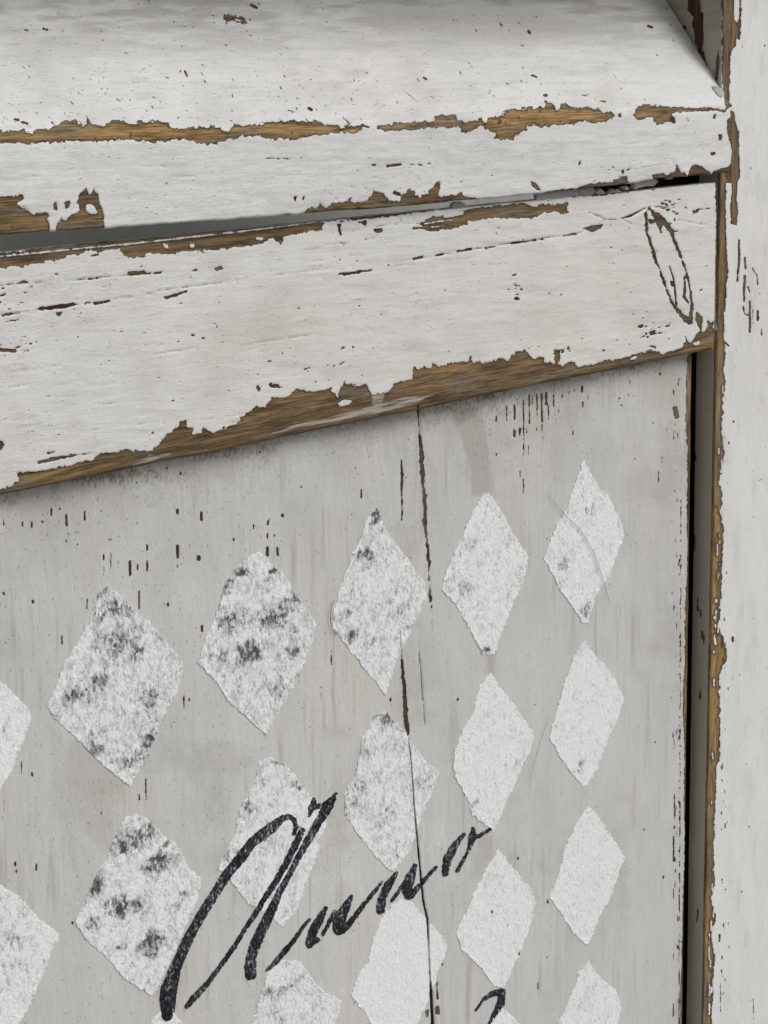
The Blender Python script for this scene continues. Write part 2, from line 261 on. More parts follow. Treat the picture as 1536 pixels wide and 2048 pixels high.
for _ in range(46):
    v0 = rp.choice([rp.gauss(1190, 70), rp.gauss(1870, 90), rp.uniform(700, 2040)]); u0 = 1447 - (v0 - 700) * .0165 + rp.uniform(-9, 1); L_ = rp.uniform(3, 22)
    s_, d_ = sd_stroke([(u0, v0), (u0 - .3, v0 + L_)], rp.uniform(1.5, 4.0)); 
    if d_ is not None: CHIP[s_] = np.minimum(CHIP[s_], -(d_ + .3 * RAG_V[s_]))
for pts, ww in (([(1240,770),(1240,850)],4),([(1240,870),(1240,1000),(1225,1120)],4.5),([(1225,1140),(1222,1190)],4),([(1300,950),(1305,1060)],4.5),([(1370,1050),(1420,1130),(1430,1230)],2),([(1300,1140),(1290,1250),(1290,1390)],5),([(1330,1250),(1350,1300)],3),([(1280,1450),(1300,1530),(1340,1540)],3.5),([(1350,1400),(1350,1710)],4.5),([(1430,1500),(1430,1590)],5.5),([(1380,1480),(1380,1700)],1.2),([(1470,1680),(1470,1740)],2),([(1100,1820),(1130,1850)],4)):
    line(K(pts), ww, .28, .35)
dashes(768, 700, 2, [(1398,284,290,6),(1380,370,376,6),(1362,345,352,4),(1395,1150,1165,10)]); dashes(768,1348,2,[(1343,1045,1055,9),(1341,1065,1070,6),(1345,1250,1350,3),(1477,1300,1380,4)], .1)
for _q in range(34):
    _r = random.Random(_q * 5 + 3); _u = _r.uniform(-40, 1350); _v = _r.choice([_r.uniform(10, 235), _r.uniform(295, 400)]); _l = _r.uniform(14, 110); _sl = _r.choice([-.03, -.02, .0, .5, .9]); _l = _l if _sl < .1 else _l * .3
    crack([(_u, _v), (_u + _l / 2, _v + _l * _sl / 2 + _r.uniform(-1, 1)), (_u + _l, _v + _l * _sl)], [.25, _r.uniform(.5, .85), .25], .15)
# --- many small pits, each with its own size and lean
rr = random.Random(4)
for _ in range(420):                                   # slanting nicks on the sloping face
    u = rr.uniform(-80, 1400); v = rr.uniform(0, 245) if rr.random() < .5 else rr.uniform(120, 248)
    if u > 760 and rr.random() < .55: continue
    a_ = rr.uniform(.6, 3.0) * rr.choice([.6, 1, 1.4]); speck(u, v, a_, rr.uniform(.45, .95), rr.uniform(.3, 1.2), rr.choice([.02, .05, .1]))
for u, v, a_, b_, g in [(372,147,5,2,1.1),(411,164,4,1.2,1.0),(455,37,6,2.5,.2),(475,40,8,2,.3),(508,12,6,3,.5),(490,45,4,1.5,.2),(562,177,4,1,.9),(236,200,5,1.3,.5),(465,190,5,1,1.6),(1300,53,4,3,.4),(1058,64,2,3,1),(1002,49,3,2,1.2),(1068,152,5,2,.3),(1168,190,4,1.5,.2),(1206,202,6,1.3,.2),(850,156,4,2,.6),(90,58,4,2,.3),(52,60,3,1.5,.2),(620,218,3,3,.5),(50,245,6,2.5,.3),(33,238,4,2.5,.2),(1091,190,2,3,0),(1045,90,3,1,0)]:
    speck(u, v, a_, b_, g, .06)
chip([(449,30),(455,28),(466,33),(480,32),(490,36),(492,44),(478,46),(466,43),(452,45)], .3, amp=.9); hole([(470,36),(484,40),(480,43),(468,39)], .2)
for _ in range(900): speck(rr.uniform(0, 1540), rr.uniform(0, 2048), rr.uniform(.1, 1.2), rr.uniform(.25, .55), rr.uniform(0, 3), rr.choice([.05, .1, .15]))
for _ in range(150): speck(rr.uniform(0, 1440), rr.uniform(275, 460), rr.uniform(.3, 1.6), rr.uniform(.4, .9), rr.uniform(-.5, .3), .08)
for _ in range(330):                                   # rail
    u = rr.uniform(-60, 1415); v = rr.uniform(445, 940) - .1 * u
    if rr.random() < .3: speck(u + rr.uniform(3, 12), v - rr.uniform(0, 3), rr.uniform(2, 6), .35, -.15, .16)
    speck(u, v, rr.uniform(.2, 2.4), rr.uniform(.45, 1.2), rr.uniform(-.6, .2), rr.choice([.06, .1, .14]))
for cu, cv, n, su, sv in [(1300,660,26,32,18),(1030,575,12,9,26),(545,770,12,25,8),(1130,700,16,45,12),(60,690,14,40,18),(620,720,10,120,30),(1345,410,12,28,12),(60,600,16,60,40),(330,650,10,130,40),(880,410,10,25,12),(1200,370,8,18,6),(430,860,8,80,10)]:
    for _ in range(n): speck(rr.gauss(cu, su * .6), rr.gauss(cv, sv * .6), rr.uniform(.4, 3.2), rr.uniform(.6, 2.0), rr.uniform(-.5, .1), .12)
for _ in range(520):                                   # panel, mostly along the grain
    u = rr.uniform(-60, 1365); v = rr.uniform(990 - .2 * u, 2060)
    if rr.random() < .5: v = 990 - .2 * u + abs(rr.gauss(0, 160)) + 10
    speck(u, v, rr.uniform(.2, 2.0), rr.uniform(.4, .95), rr.uniform(1.2, 1.9), rr.choice([.04, .08]))
for _ in range(70): speck(rr.uniform(1445, 1560), rr.uniform(0, 2048), rr.uniform(.2, 2.5), rr.uniform(.4, .9), rr.uniform(1.2, 1.9), .1)
for _ in range(60): speck(rr.gauss(1446, 5) - .012 * 0, rr.uniform(760, 2048), rr.uniform(.5, 3), rr.uniform(.5, 1.3), 1.57, .2)
for _ in range(60): speck(rr.gauss(1352, 4), rr.uniform(760, 2048), rr.uniform(1, 7), rr.uniform(.5, 1.1), 1.57, .05)

# --- grime
edge = 993 - .2035 * UU
dd = VV - edge
n1 = fbm(UU / 40, VV / 25, 4, 31); n2 = fbm(UU / 2.6, VV / 5, 3, 33)
g = np.exp(-np.clip(dd, 0, None) / 30) * sstep(.30, .8, n1 * .5 + n2 * .5) * .95
bump_ = np.exp(-((UU - 300) / 210) ** 2) + 1.1 * np.exp(-((UU - 950) / 75) ** 2) + .3
g += np.exp(-np.clip(dd, 0, None) / 60) * bump_ * sstep(.42, .70, n2 * .6 + n1 * .4) * .42
g *= (dd > -6) * (UU < 1390)
DIRT = np.maximum(DIRT, g.astype(np.float32))
soften(DIRT, P(768,700,2,[(240,225),(400,210),(400,280),(420,380),(440,570),(350,590),(340,450),(310,370),(270,300)]), .36, 7)
soften(DIRT, P(768,700,2,[(240,225),(400,210),(380,270),(290,320)]), .62, 14)
soften(DIRT, P(768,700,2,[(410,1200),(450,1190),(440,1300),(410,1290)]), .28, 6)
soften(DIRT, P(0,1348,2,[(190,180),(260,260),(290,500),(330,900),(270,700),(210,400)]), .13, 12)
soften(DIRT, P(768,1348,2,[(380,650),(440,640),(430,760),(380,760)]), .22, 8)
soften(DIRT, P(768,1348,2,[(560,350),(690,500),(740,900),(660,800),(600,560)]), .10, 16)
streak = sstep(.52, .85, fbm(UU / 7, VV / 170, 3, 41)) * sstep(.35, .7, fbm(UU / 90, VV / 200, 2, 47))
DIRT = np.maximum(DIRT, (.32 * streak * (dd > -6) * (UU < 1372)).astype(np.float32))
topd = (dd < -6)
DIRT = np.where(topd & (UU < 1446), np.maximum(DIRT, .24 * sstep(.45, .8, .6 * fbm(UU / 90, VV / 8, 4, 51) + .4 * fbm(UU / 45, VV / 35, 4, 52))), DIRT)          # faint rubbed bands on the white boards
soften(DIRT, [(700,5),(1080,20),(1250,60),(1040,95),(760,70)], .34, 26, 60); soften(DIRT, [(560,60),(860,75),(860,110),(600,90)], .12, 18, 50)
soften(DIRT, [(225,560),(300,570),(290,640),(225,640)], .12, 22, 50)
DIRT = np.maximum(DIRT, (.30 * np.exp(-np.clip(dd, 0, None) / 170) * sstep(.3, .7, fbm(UU / 60, VV / 90, 4, 71)) * (dd > -6) * (UU < 1375)).astype(np.float32))
DIRT = np.maximum(DIRT, (.20 * sstep(.5, .8, fbm(UU / 130, VV / 110, 5, 73)) * (UU < 1375)).astype(np.float32))
DIRT = DIRT.astype(np.float32)
DIRT = np.maximum(DIRT, (.50 * sstep(190, -20, VV) * sstep(.32, .7, fbm(UU / 70, VV / 12, 4, 53)) * (UU < 1440)).astype(np.float32))
DIRT = np.maximum(DIRT, (.13 * sstep(.52, .8, fbm(UU / 16, VV / 60, 4, 57)) * (UU > 1440)).astype(np.float32))
_k = np.exp(-((UU - 1500) / 16) ** 2 - ((VV - 590) / 90) ** 2); DIRT = np.maximum(DIRT, (.4 * _k * fbm(UU / 5, VV / 14, 3, 58)).astype(np.float32))
for q, a_ in (([(640,1540),(690,1560),(720,1640),(660,1720),(640,1640)], .7), ([(900,1690),(960,1700),(930,1760),(870,1770)], .6), ([(840,1640),(900,1650),(890,1720),(830,1740)], .6), ([(660,1740),(760,1720),(720,1800),(650,1790)], .5), ([(400,1640),(440,1600),(430,1720),(400,1740)], .35), ([(1040,1600),(1090,1500),(1080,1640)], .25), ([(700,1980),(640,1960),(600,1930),(660,2000)], .6)):
    soften(RES, q, a_, 10)
RES = np.maximum(RES, (.35 * sstep(.58, .85, fbm(UU / 15, VV / 70, 4, 63)) * (dd > 20) * (UU < 1360)).astype(np.float32))
# --- diamonds and lettering, traced the same way
def sample(M, u, v, default):
    x = np.clip(u + MG, 0, W - 1.001); y = np.clip(v + MG, 0, H - 1.001)
    xi = x.astype(int); yi = y.astype(int); fx = x - xi; fy = y - yi
    r = (M[yi, xi] * (1 - fx) + M[yi, xi + 1] * fx) * (1 - fy) + (M[yi + 1, xi] * (1 - fx) + M[yi + 1, xi + 1] * fx) * fy
    out = (u < -MG) | (u > 1536 + MG - 1) | (v < -MG) | (v > 2048 + MG - 1)
    return np.where(out, default, r)

# ------------------------------------------------------------------ scene objects
COL = bpy.context.collection
ROOT_LOC = Vector((0, .04, -.62))
def thing(name, label, cat, loc):
    o = bpy.data.objects.new(name, None); COL.objects.link(o); o.location = loc; o.empty_display_size = .05
    o['label'] = label; o['category'] = cat
    return o
cab = thing('wooden_cabinet', 'weathered wooden cabinet with chipped white boards and grey panel of diamonds lettered Anno', 'cabinet', ROOT_LOC)
def build(name, V, F, mats, parent=None, attrs=None, smooth=True, fmat=None):
    me = bpy.data.meshes.new(name)
    V = np.asarray(V, np.float32)
    F = [np.asarray(f, np.int32) for f in (F if isinstance(F, (list, tuple)) else [F]) if len(f)]
    me.vertices.add(len(V)); me.vertices.foreach_set('co', V.ravel())
    loops = np.concatenate([f.ravel() for f in F]); tot = np.concatenate([np.full(len(f), f.shape[1], np.int32) for f in F])
    start = np.concatenate([[0], np.cumsum(tot)[:-1]]).astype(np.int32)
    me.loops.add(len(loops)); me.loops.foreach_set('vertex_index', loops)
    me.polygons.add(len(tot)); me.polygons.foreach_set('loop_start', start); me.polygons.foreach_set('loop_total', tot)
    me.update(calc_edges=True)
    me.polygons.foreach_set('use_smooth', np.full(len(tot), smooth, bool))
    for m in mats: me.materials.append(m)
    if fmat is not None: me.polygons.foreach_set('material_index', np.asarray(fmat, np.int32))
    for k, a in (attrs or {}).items():
        if a.ndim == 2:
            at = me.attributes.new(k, 'FLOAT_COLOR', 'POINT'); at.data.foreach_set('color', a.astype(np.float32).ravel())
        else:
            at = me.attributes.new(k, 'FLOAT', 'POINT'); at.data.foreach_set('value', a.astype(np.float32))
    me.validate()
    o = bpy.data.objects.new(name, me); COL.objects.link(o)
    if parent is not None:
        o.parent = parent
        base = Vector((0, 0, 0)); p = parent
        while p is not None: base += p.location; p = p.parent
        o.location = -base
    return o

# ------------------------------------------------------------------ materials
class N:
    def __init__(s, name):
        s.m = bpy.data.materials.new(name); s.m.use_nodes = True; s.t = s.m.node_tree; s.t.nodes.clear()
    def n(s, t, **k):
        x = s.t.nodes.new(t)
        for a, b in k.items(): setattr(x, a, b)
        return x
    def l(s, a, b): s.t.links.new(a, b)
    def setv(s, sock, v):
        if hasattr(v, 'is_linked') or isinstance(v, bpy.types.NodeSocket): s.l(v, sock)
        else: sock.default_value = v
    def math(s, op, a, b=0.0, c=None, clamp=False):
        x = s.n('ShaderNodeMath', operation=op, use_clamp=clamp); s.setv(x.inputs[0], a); s.setv(x.inputs[1], b)
        if c is not None: s.setv(x.inputs[2], c)
        return x.outputs[0]
    def mix(s, f, a, b, blend='MIX'):
        x = s.n('ShaderNodeMix', data_type='RGBA', blend_type=blend); s.setv(x.inputs[0], f)
        s.setv(x.inputs[6], a); s.setv(x.inputs[7], b); return x.outputs[2]
    def ramp(s, f, a, b):                        # smoothstep a..b -> 0..1
        x = s.n('ShaderNodeMapRange', interpolation_type='SMOOTHSTEP'); s.setv(x.inputs[0], f); x.inputs[1].default_value = a; x.inputs[2].default_value = b
        return x.outputs[0]
    def noise(s, scale, detail=4, rough=.6, vec=(1, 1, 1), dist=0.0, off=0.0):
        mp = s.n('ShaderNodeMapping'); mp.inputs['Scale'].default_value = vec; mp.inputs['Location'].default_value = (off, off * .7, off * 1.3); s.l(s.tc, mp.inputs[0])
        x = s.n('ShaderNodeTexNoise'); x.inputs['Scale'].default_value = scale; x.inputs['Detail'].default_value = detail; x.inputs['Roughness'].default_value = rough
        x.inputs['Distortion'].default_value = dist; s.l(mp.outputs[0], x.inputs['Vector']); return x.outputs[0]
def rgb(r, g, b): return (r, g, b, 1)

def board_mat(name, paint, axis, tint=(.55, .52, .46), bumpk=1.0, woody=1.0, base_chip=None):
    """peeling paint over pine; axis = grain direction 'x' or 'z'"""
    s = N(name); tc = s.n('ShaderNodeTexCoord'); s.tc = tc.outputs['Object']
    along = (.06, 1, 1) if axis == 'x' else (1, 1, .06)
    semi = (.3, 1, 1) if axis == 'x' else (1, 1, .3)
    at = s.n('ShaderNodeAttribute', attribute_name='mask'); sep = s.n('ShaderNodeSeparateColor'); s.l(at.outputs['Color'], sep.inputs[0])
    c, kind, dirt = sep.outputs[0], sep.outputs[1], sep.outputs[2]; res = at.outputs['Alpha']
    ac = s.n('ShaderNodeAttribute', attribute_name='crack').outputs['Fac']
    rn = s.noise(1500, 3, .6, semi)
    c2 = s.math('ADD', c, s.math('MULTIPLY', s.math('SUBTRACT', rn, .5), .085))
    m = s.ramp(c2, .488, .512)
    # paint
    big = s.noise(9, 5, .6, semi); fine = s.noise(1700, 4, .7, semi); brush = s.noise(900, 4, .65, along); mid = s.noise(60, 4, .6, semi)
    v = s.math('ADD', s.math('MULTIPLY', s.math('SUBTRACT', big, .5), .26), s.math('MULTIPLY', s.math('SUBTRACT', brush, .5), .22))
    v = s.math('ADD', v, s.math('MULTIPLY', s.math('SUBTRACT', mid, .5), .22)); v = s.math('ADD', v, s.math('MULTIPLY', s.math('SUBTRACT', fine, .5), .26))
    v = s.math('ADD', v, 1.0)
    vc = s.n('ShaderNodeCombineXYZ'); [s.l(v, vc.inputs[i]) for i in range(3)]
    pc = s.mix(1.0, rgb(*paint), vc.outputs[0], 'MULTIPLY')
    warm = s.ramp(s.noise(16, 4, .6, semi, off=3.0), .45, .75)
    pc = s.mix(s.math('MULTIPLY', warm, .26), pc, s.mix(1.0, pc, rgb(.93, .86, .74), 'MULTIPLY'))
    pit = s.ramp(s.noise(1500, 2, .5, semi, off=5.0), .66, .76)
    pc = s.mix(s.math('MULTIPLY', pit, .55), pc, rgb(.20, .18, .16))
    dn = s.math('MULTIPLY', dirt, s.math('ADD', .55, s.math('MULTIPLY', s.noise(500, 4, .7, semi, off=7.0), .9)))
    pc = s.mix(s.math('MINIMUM', dn, .92), pc, rgb(tint[0] * .42, tint[1] * .40, tint[2] * .36))
    # flake edge: thin brighter broken lip just outside the loss
    # wood
    w1 = s.noise(1100, 5, .7, along, .5); w2 = s.noise(240, 4, .6, along, .6, 2.0); w3 = s.noise(35, 3, .55, semi, off=4.0)
    wf = s.math('ADD', s.math('MULTIPLY', w1, .72), s.math('MULTIPLY', w2, .28))
    cr = s.n('ShaderNodeValToRGB'); s.l(wf, cr.inputs[0]); e = cr.color_ramp.elements
    e[0].position = .41; e[0].color = rgb(.055, .036, .020); e[1].position = .59; e[1].color = rgb(.215, .138, .068)
    gr = s.n('ShaderNodeValToRGB'); s.l(wf, gr.inputs[0]); e = gr.color_ramp.elements
    e[0].position = .41; e[0].color = rgb(.11, .068, .030); e[1].position = .59; e[1].color = rgb(.46, .29, .115)
    gold = s.math('MULTIPLY', s.ramp(s.math('ADD', kind, s.math('MULTIPLY', s.math('SUBTRACT', w3, .5), 1.3)), .42, 1.0), s.ramp(c, .52, .72))
    wc = s.mix(gold, cr.outputs[0], gr.outputs[0])
    dark = s.ramp(kind, .36, .10)                      # small old losses are dark red-brown
    wc = s.mix(s.math('MULTIPLY', dark, .85), wc, rgb(.062, .028, .021))
    wc = s.mix(s.math('MULTIPLY', s.ramp(s.noise(90, 5, .65, along if axis == 'z' else semi, off=9.0), .48, .62), .60), wc, s.mix(s.ramp(w1, .4, .6), rgb(.10, .085, .06), rgb(.20, .175, .135)))     # weathered grey
    rs = s.ramp(s.math('ADD', s.math('MULTIPLY', res, .42), s.math('MULTIPLY', s.noise(900, 4, .7, along, off=11.0), .9)), .72, .90)
    wc = s.mix(s.math('MULTIPLY', s.math('MULTIPLY', rs, .8), s.ramp(res, .05, .35)), wc, rgb(paint[0] * .62, paint[1] * .60, paint[2] * .57))
    lipd = s.math('MULTIPLY', s.ramp(c2, .57, .512), .48)          # some grime, plus crevice shade painted along the broken edge
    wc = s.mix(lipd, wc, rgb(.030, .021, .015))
    scf = s.math('MULTIPLY', s.math('MULTIPLY', res, .5), s.ramp(s.noise(260, 5, .7, semi, off=17.0), .45, .65))
    pc = s.mix(scf, pc, rgb(.80, .80, .80))
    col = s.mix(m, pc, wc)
    ck = s.ramp(ac, .46, .54)
    col = s.mix(ck, col, rgb(.012, .010, .009))
    bs = s.n('ShaderNodeBsdfPrincipled'); s.l(col, bs.inputs['Base Color'])
    s.l(s.math('ADD', .56, s.math('MULTIPLY', m, .25)), bs.inputs['Roughness']); bs.inputs['Specular IOR Level'].default_value = .28
    # relief
    lump = s.noise(330, 5, .62, semi, off=13.0); ridg = s.noise(900, 3, .6, along, off=15.0)
    hp = s.math('ADD', s.math('MULTIPLY', lump, .62 * bumpk), s.math('MULTIPLY', brush, .28 * bumpk)); hp = s.math('ADD', hp, s.math('MULTIPLY', fine, .42 * bumpk))
    hp = s.math('ADD', hp, s.math('MULTIPLY', pit, -.5))
    hw = s.math('ADD', s.math('MULTIPLY', w1, 1.0), s.math('ADD', s.math('MULTIPLY', ridg, .35), -1.35))
    mixh = s.n('ShaderNodeMix', data_type='FLOAT'); s.l(m, mixh.inputs[0]); s.l(hp, mixh.inputs[2]); s.l(hw, mixh.inputs[3])
    bp = s.n('ShaderNodeBump'); bp.inputs['Strength'].default_value = .95; bp.inputs['Distance'].default_value = .00045; s.l(mixh.outputs[0], bp.inputs['Height'])
    s.l(bp.outputs[0], bs.inputs['Normal'])
    o = s.n('ShaderNodeOutputMaterial'); s.l(bs.outputs[0], o.inputs[0])
    return s.m

WHITE = (.735, .725, .705); GREY = (.575, .572, .556)
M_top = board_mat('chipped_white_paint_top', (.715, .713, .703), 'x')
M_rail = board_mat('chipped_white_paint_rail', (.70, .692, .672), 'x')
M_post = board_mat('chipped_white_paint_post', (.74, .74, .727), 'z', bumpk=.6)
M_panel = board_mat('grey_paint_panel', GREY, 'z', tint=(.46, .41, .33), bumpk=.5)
M_side = board_mat('shaded_grey_brown_paint', (.46, .425, .355), 'z', bumpk=.6)  # grey-brown paint, with shade of the inner face darkened into its colour

def wood_mat(name, a, b, axis='z'):
    s = N(name); s.tc = s.n('ShaderNodeTexCoord').outputs['Object']
    along = (.06, 1, 1) if axis == 'x' else (1, 1, .06)
    w1 = s.noise(60 if 'board' in name else 220, 5, .65, along, 1.0); cr = s.n('ShaderNodeValToRGB'); s.l(w1, cr.inputs[0]); e = cr.color_ramp.elements
    e[0].position = .35; e[0].color = rgb(*a); e[1].position = .65; e[1].color = rgb(*b)
    bs = s.n('ShaderNodeBsdfPrincipled'); s.l(cr.outputs[0], bs.inputs['Base Color']); bs.inputs['Roughness'].default_value = .85
    bp = s.n('ShaderNodeBump'); bp.inputs['Strength'].default_value = .7; bp.inputs['Distance'].default_value = .0004; s.l(w1, bp.inputs['Height']); s.l(bp.outputs[0], bs.inputs['Normal'])
    o = s.n('ShaderNodeOutputMaterial'); s.l(bs.outputs[0], o.inputs[0]); return s.m
M_dark = wood_mat('shade_dark_wood', (.010, .008, .006), (.030, .024, .018))  # wood set almost black so the gap reads as deep shade
M_wall = wood_mat('grey_boarding', (.29, .295, .275), (.33, .335, .31))

def impasto(name, stroke_rot=.5):
    s = N(name); s.tc = s.n('ShaderNodeTexCoord').outputs['Object']
    tone = s.n('ShaderNodeAttribute', attribute_name='tone').outputs['Fac']; hh = s.n('ShaderNodeAttribute', attribute_name='ridge').outputs['Fac']
    d1 = s.noise(560, 3, .6, (1, 1, .6), 1.6); d2 = s.noise(150, 4, .62, (1, 1, .7), .8, 3.0); d3 = s.noise(1700, 3, .65, (1, 1, .6), .8, 5.0)
    f = s.math('ADD', s.math('ADD', .068, s.math('MULTIPLY', d1, .42)), s.math('ADD', s.math('MULTIPLY', d2, .38), s.math('MULTIPLY', d3, .2)))
    mp = s.n('ShaderNodeMapping'); mp.inputs['Rotation'].default_value = (0, .5, 0); mp.inputs['Scale'].default_value = (1, 1, .5)
    wv = s.n('ShaderNodeTexNoise'); wv.inputs['Scale'].default_value = 420; s.l(s.tc, wv.inputs['Vector'])
    wa = s.n('ShaderNodeVectorMath', operation='MULTIPLY_ADD'); s.l(wv.outputs['Color'], wa.inputs[0]); wa.inputs[1].default_value = (.0022, .0022, .0022); s.l(s.tc, wa.inputs[2]); s.l(wa.outputs[0], mp.inputs[0])
    vo = s.n('ShaderNodeTexVoronoi'); vo.inputs['Scale'].default_value = 850; s.l(mp.outputs[0], vo.inputs['Vector'])
    vs = s.n('ShaderNodeSeparateColor'); s.l(vo.outputs['Color'], vs.inputs[0]); cell = vs.outputs[0]
    f = s.math('ADD', f, s.math('MULTIPLY', s.math('SUBTRACT', cell, .40), .10))
    f = s.math('SUBTRACT', s.math('ADD', f, s.math('MULTIPLY', s.math('SUBTRACT', hh, .5), .20)), s.math('MULTIPLY', s.math('MULTIPLY', tone, s.math('ADD', .55, s.math('MULTIPLY', vs.outputs[1], .85))), .27))
    cr = s.n('ShaderNodeValToRGB'); s.l(f, cr.inputs[0]); e = cr.color_ramp.elements
    e[0].position = .14; e[0].color = rgb(.085, .085, .095); e[1].position = .54; e[1].color = rgb(.90, .905, .92)
    x = e.new(.27); x.color = rgb(.25, .25, .265); x = e.new(.36); x.color = rgb(.54, .54, .56); x = e.new(.45); x.color = rgb(.74, .745, .76)
    bs = s.n('ShaderNodeBsdfPrincipled'); s.l(cr.outputs[0], bs.inputs['Base Color']); bs.inputs['Roughness'].default_value = .6; bs.inputs['Specular IOR Level'].default_value = .25
    bp = s.n('ShaderNodeBump'); bp.inputs['Strength'].default_value = 1.0; bp.inputs['Distance'].default_value = .00062
    s.l(s.math('ADD', s.math('MULTIPLY', cell, .45), s.math('ADD', d1, s.math('MULTIPLY', d3, .45))), bp.inputs['Height']); s.l(bp.outputs[0], bs.inputs['Normal'])
    o = s.n('ShaderNodeOutputMaterial'); s.l(bs.outputs[0], o.inputs[0]); return s.m
M_dia = impasto('dabbed_white_paint')

def black_mat():
    s = N('dry_black_paint'); s.tc = s.n('ShaderNodeTexCoord').outputs['Object']
    d1 = s.noise(900, 3, .6, (1, 1, .5)); d2 = s.noise(200, 3, .6, (1, 1, .4), .3, 2.0)
    f = s.math('ADD', s.math('MULTIPLY', d1, .7), s.math('MULTIPLY', d2, .3))
    cr = s.n('ShaderNodeValToRGB'); s.l(f, cr.inputs[0]); e = cr.color_ramp.elements
    e[0].position = .45; e[0].color = rgb(.0075, .008, .010); e[1].position = .66; e[1].color = rgb(.42, .43, .46)
    x = e.new(.565); x.color = rgb(.045, .052, .066)
    bs = s.n('ShaderNodeBsdfPrincipled'); s.l(cr.outputs[0], bs.inputs['Base Color']); bs.inputs['Roughness'].default_value = .5; bs.inputs['Specular IOR Level'].default_value = .3
    bp = s.n('ShaderNodeBump'); bp.inputs['Strength'].default_value = .7; bp.inputs['Distance'].default_value = .0003; s.l(d1, bp.inputs['Height']); s.l(bp.outputs[0], bs.inputs['Normal'])
    o = s.n('ShaderNodeOutputMaterial'); s.l(bs.outputs[0], o.inputs[0]); return s.m
M_black = black_mat()
def plain(name, col, rough=.6):
    s = N(name); s.tc = s.n('ShaderNodeTexCoord').outputs['Object']
    n = s.noise(400, 4, .6); vc = s.mix(s.math('MULTIPLY', n, .5), rgb(*col), rgb(*[c * .6 for c in col]))
    bs = s.n('ShaderNodeBsdfPrincipled'); s.l(vc, bs.inputs['Base Color']); bs.inputs['Roughness'].default_value = rough
    o = s.n('ShaderNodeOutputMaterial'); s.l(bs.outputs[0], o.inputs[0]); return s.m

# ------------------------------------------------------------------ boards: closed profile swept along a length
def mask_attrs(Pts, paintonly=None, rail=False):
    u, v = proj(Pts)
    c = sample(CHIP, u, v, -BIG); k = sample(KIND, u, v, .12)
    if rail:
        cr_ = sample(CHIP_RAIL, u, v, -BIG); kr_ = sample(KIND_RAIL, u, v, .12); k = np.where(cr_ > -2, kr_, k); c = np.maximum(cr_, np.where(v < 985 - .2035 * u, c, -BIG))
    else: c = c
    if True:
        pass
    d = sample(DIRT, u, v, 0); r = sample(RES, u, v, 0); ck = sample(CRACK, u, v, -BIG)
    if paintonly is not None:
        c = np.where(paintonly, -BIG, c); ck = np.where(paintonly, -BIG, ck); d = np.where(paintonly, 0, d)
    # nothing was traced beyond the margins: let scattered worn spots go on there
    out = (u < -MG) | (u > 1536 + MG) | (v < -MG) | (v > 2048 + MG)
    nz = (fbm(Pts[..., 0] * 120, Pts[..., 2] * 120 + Pts[..., 1] * 60, 4, 61) - .70) * 60
    c = np.where(out, np.clip(nz, -BIG, 6), c)
    mask = np.stack([np.clip(c / 32 + .5, 0, 1), k, np.clip(d, 0, 1), np.clip(r, 0, 1)], -1)
    return mask, np.clip(ck / 8 + .5, 0, 1), c, ck
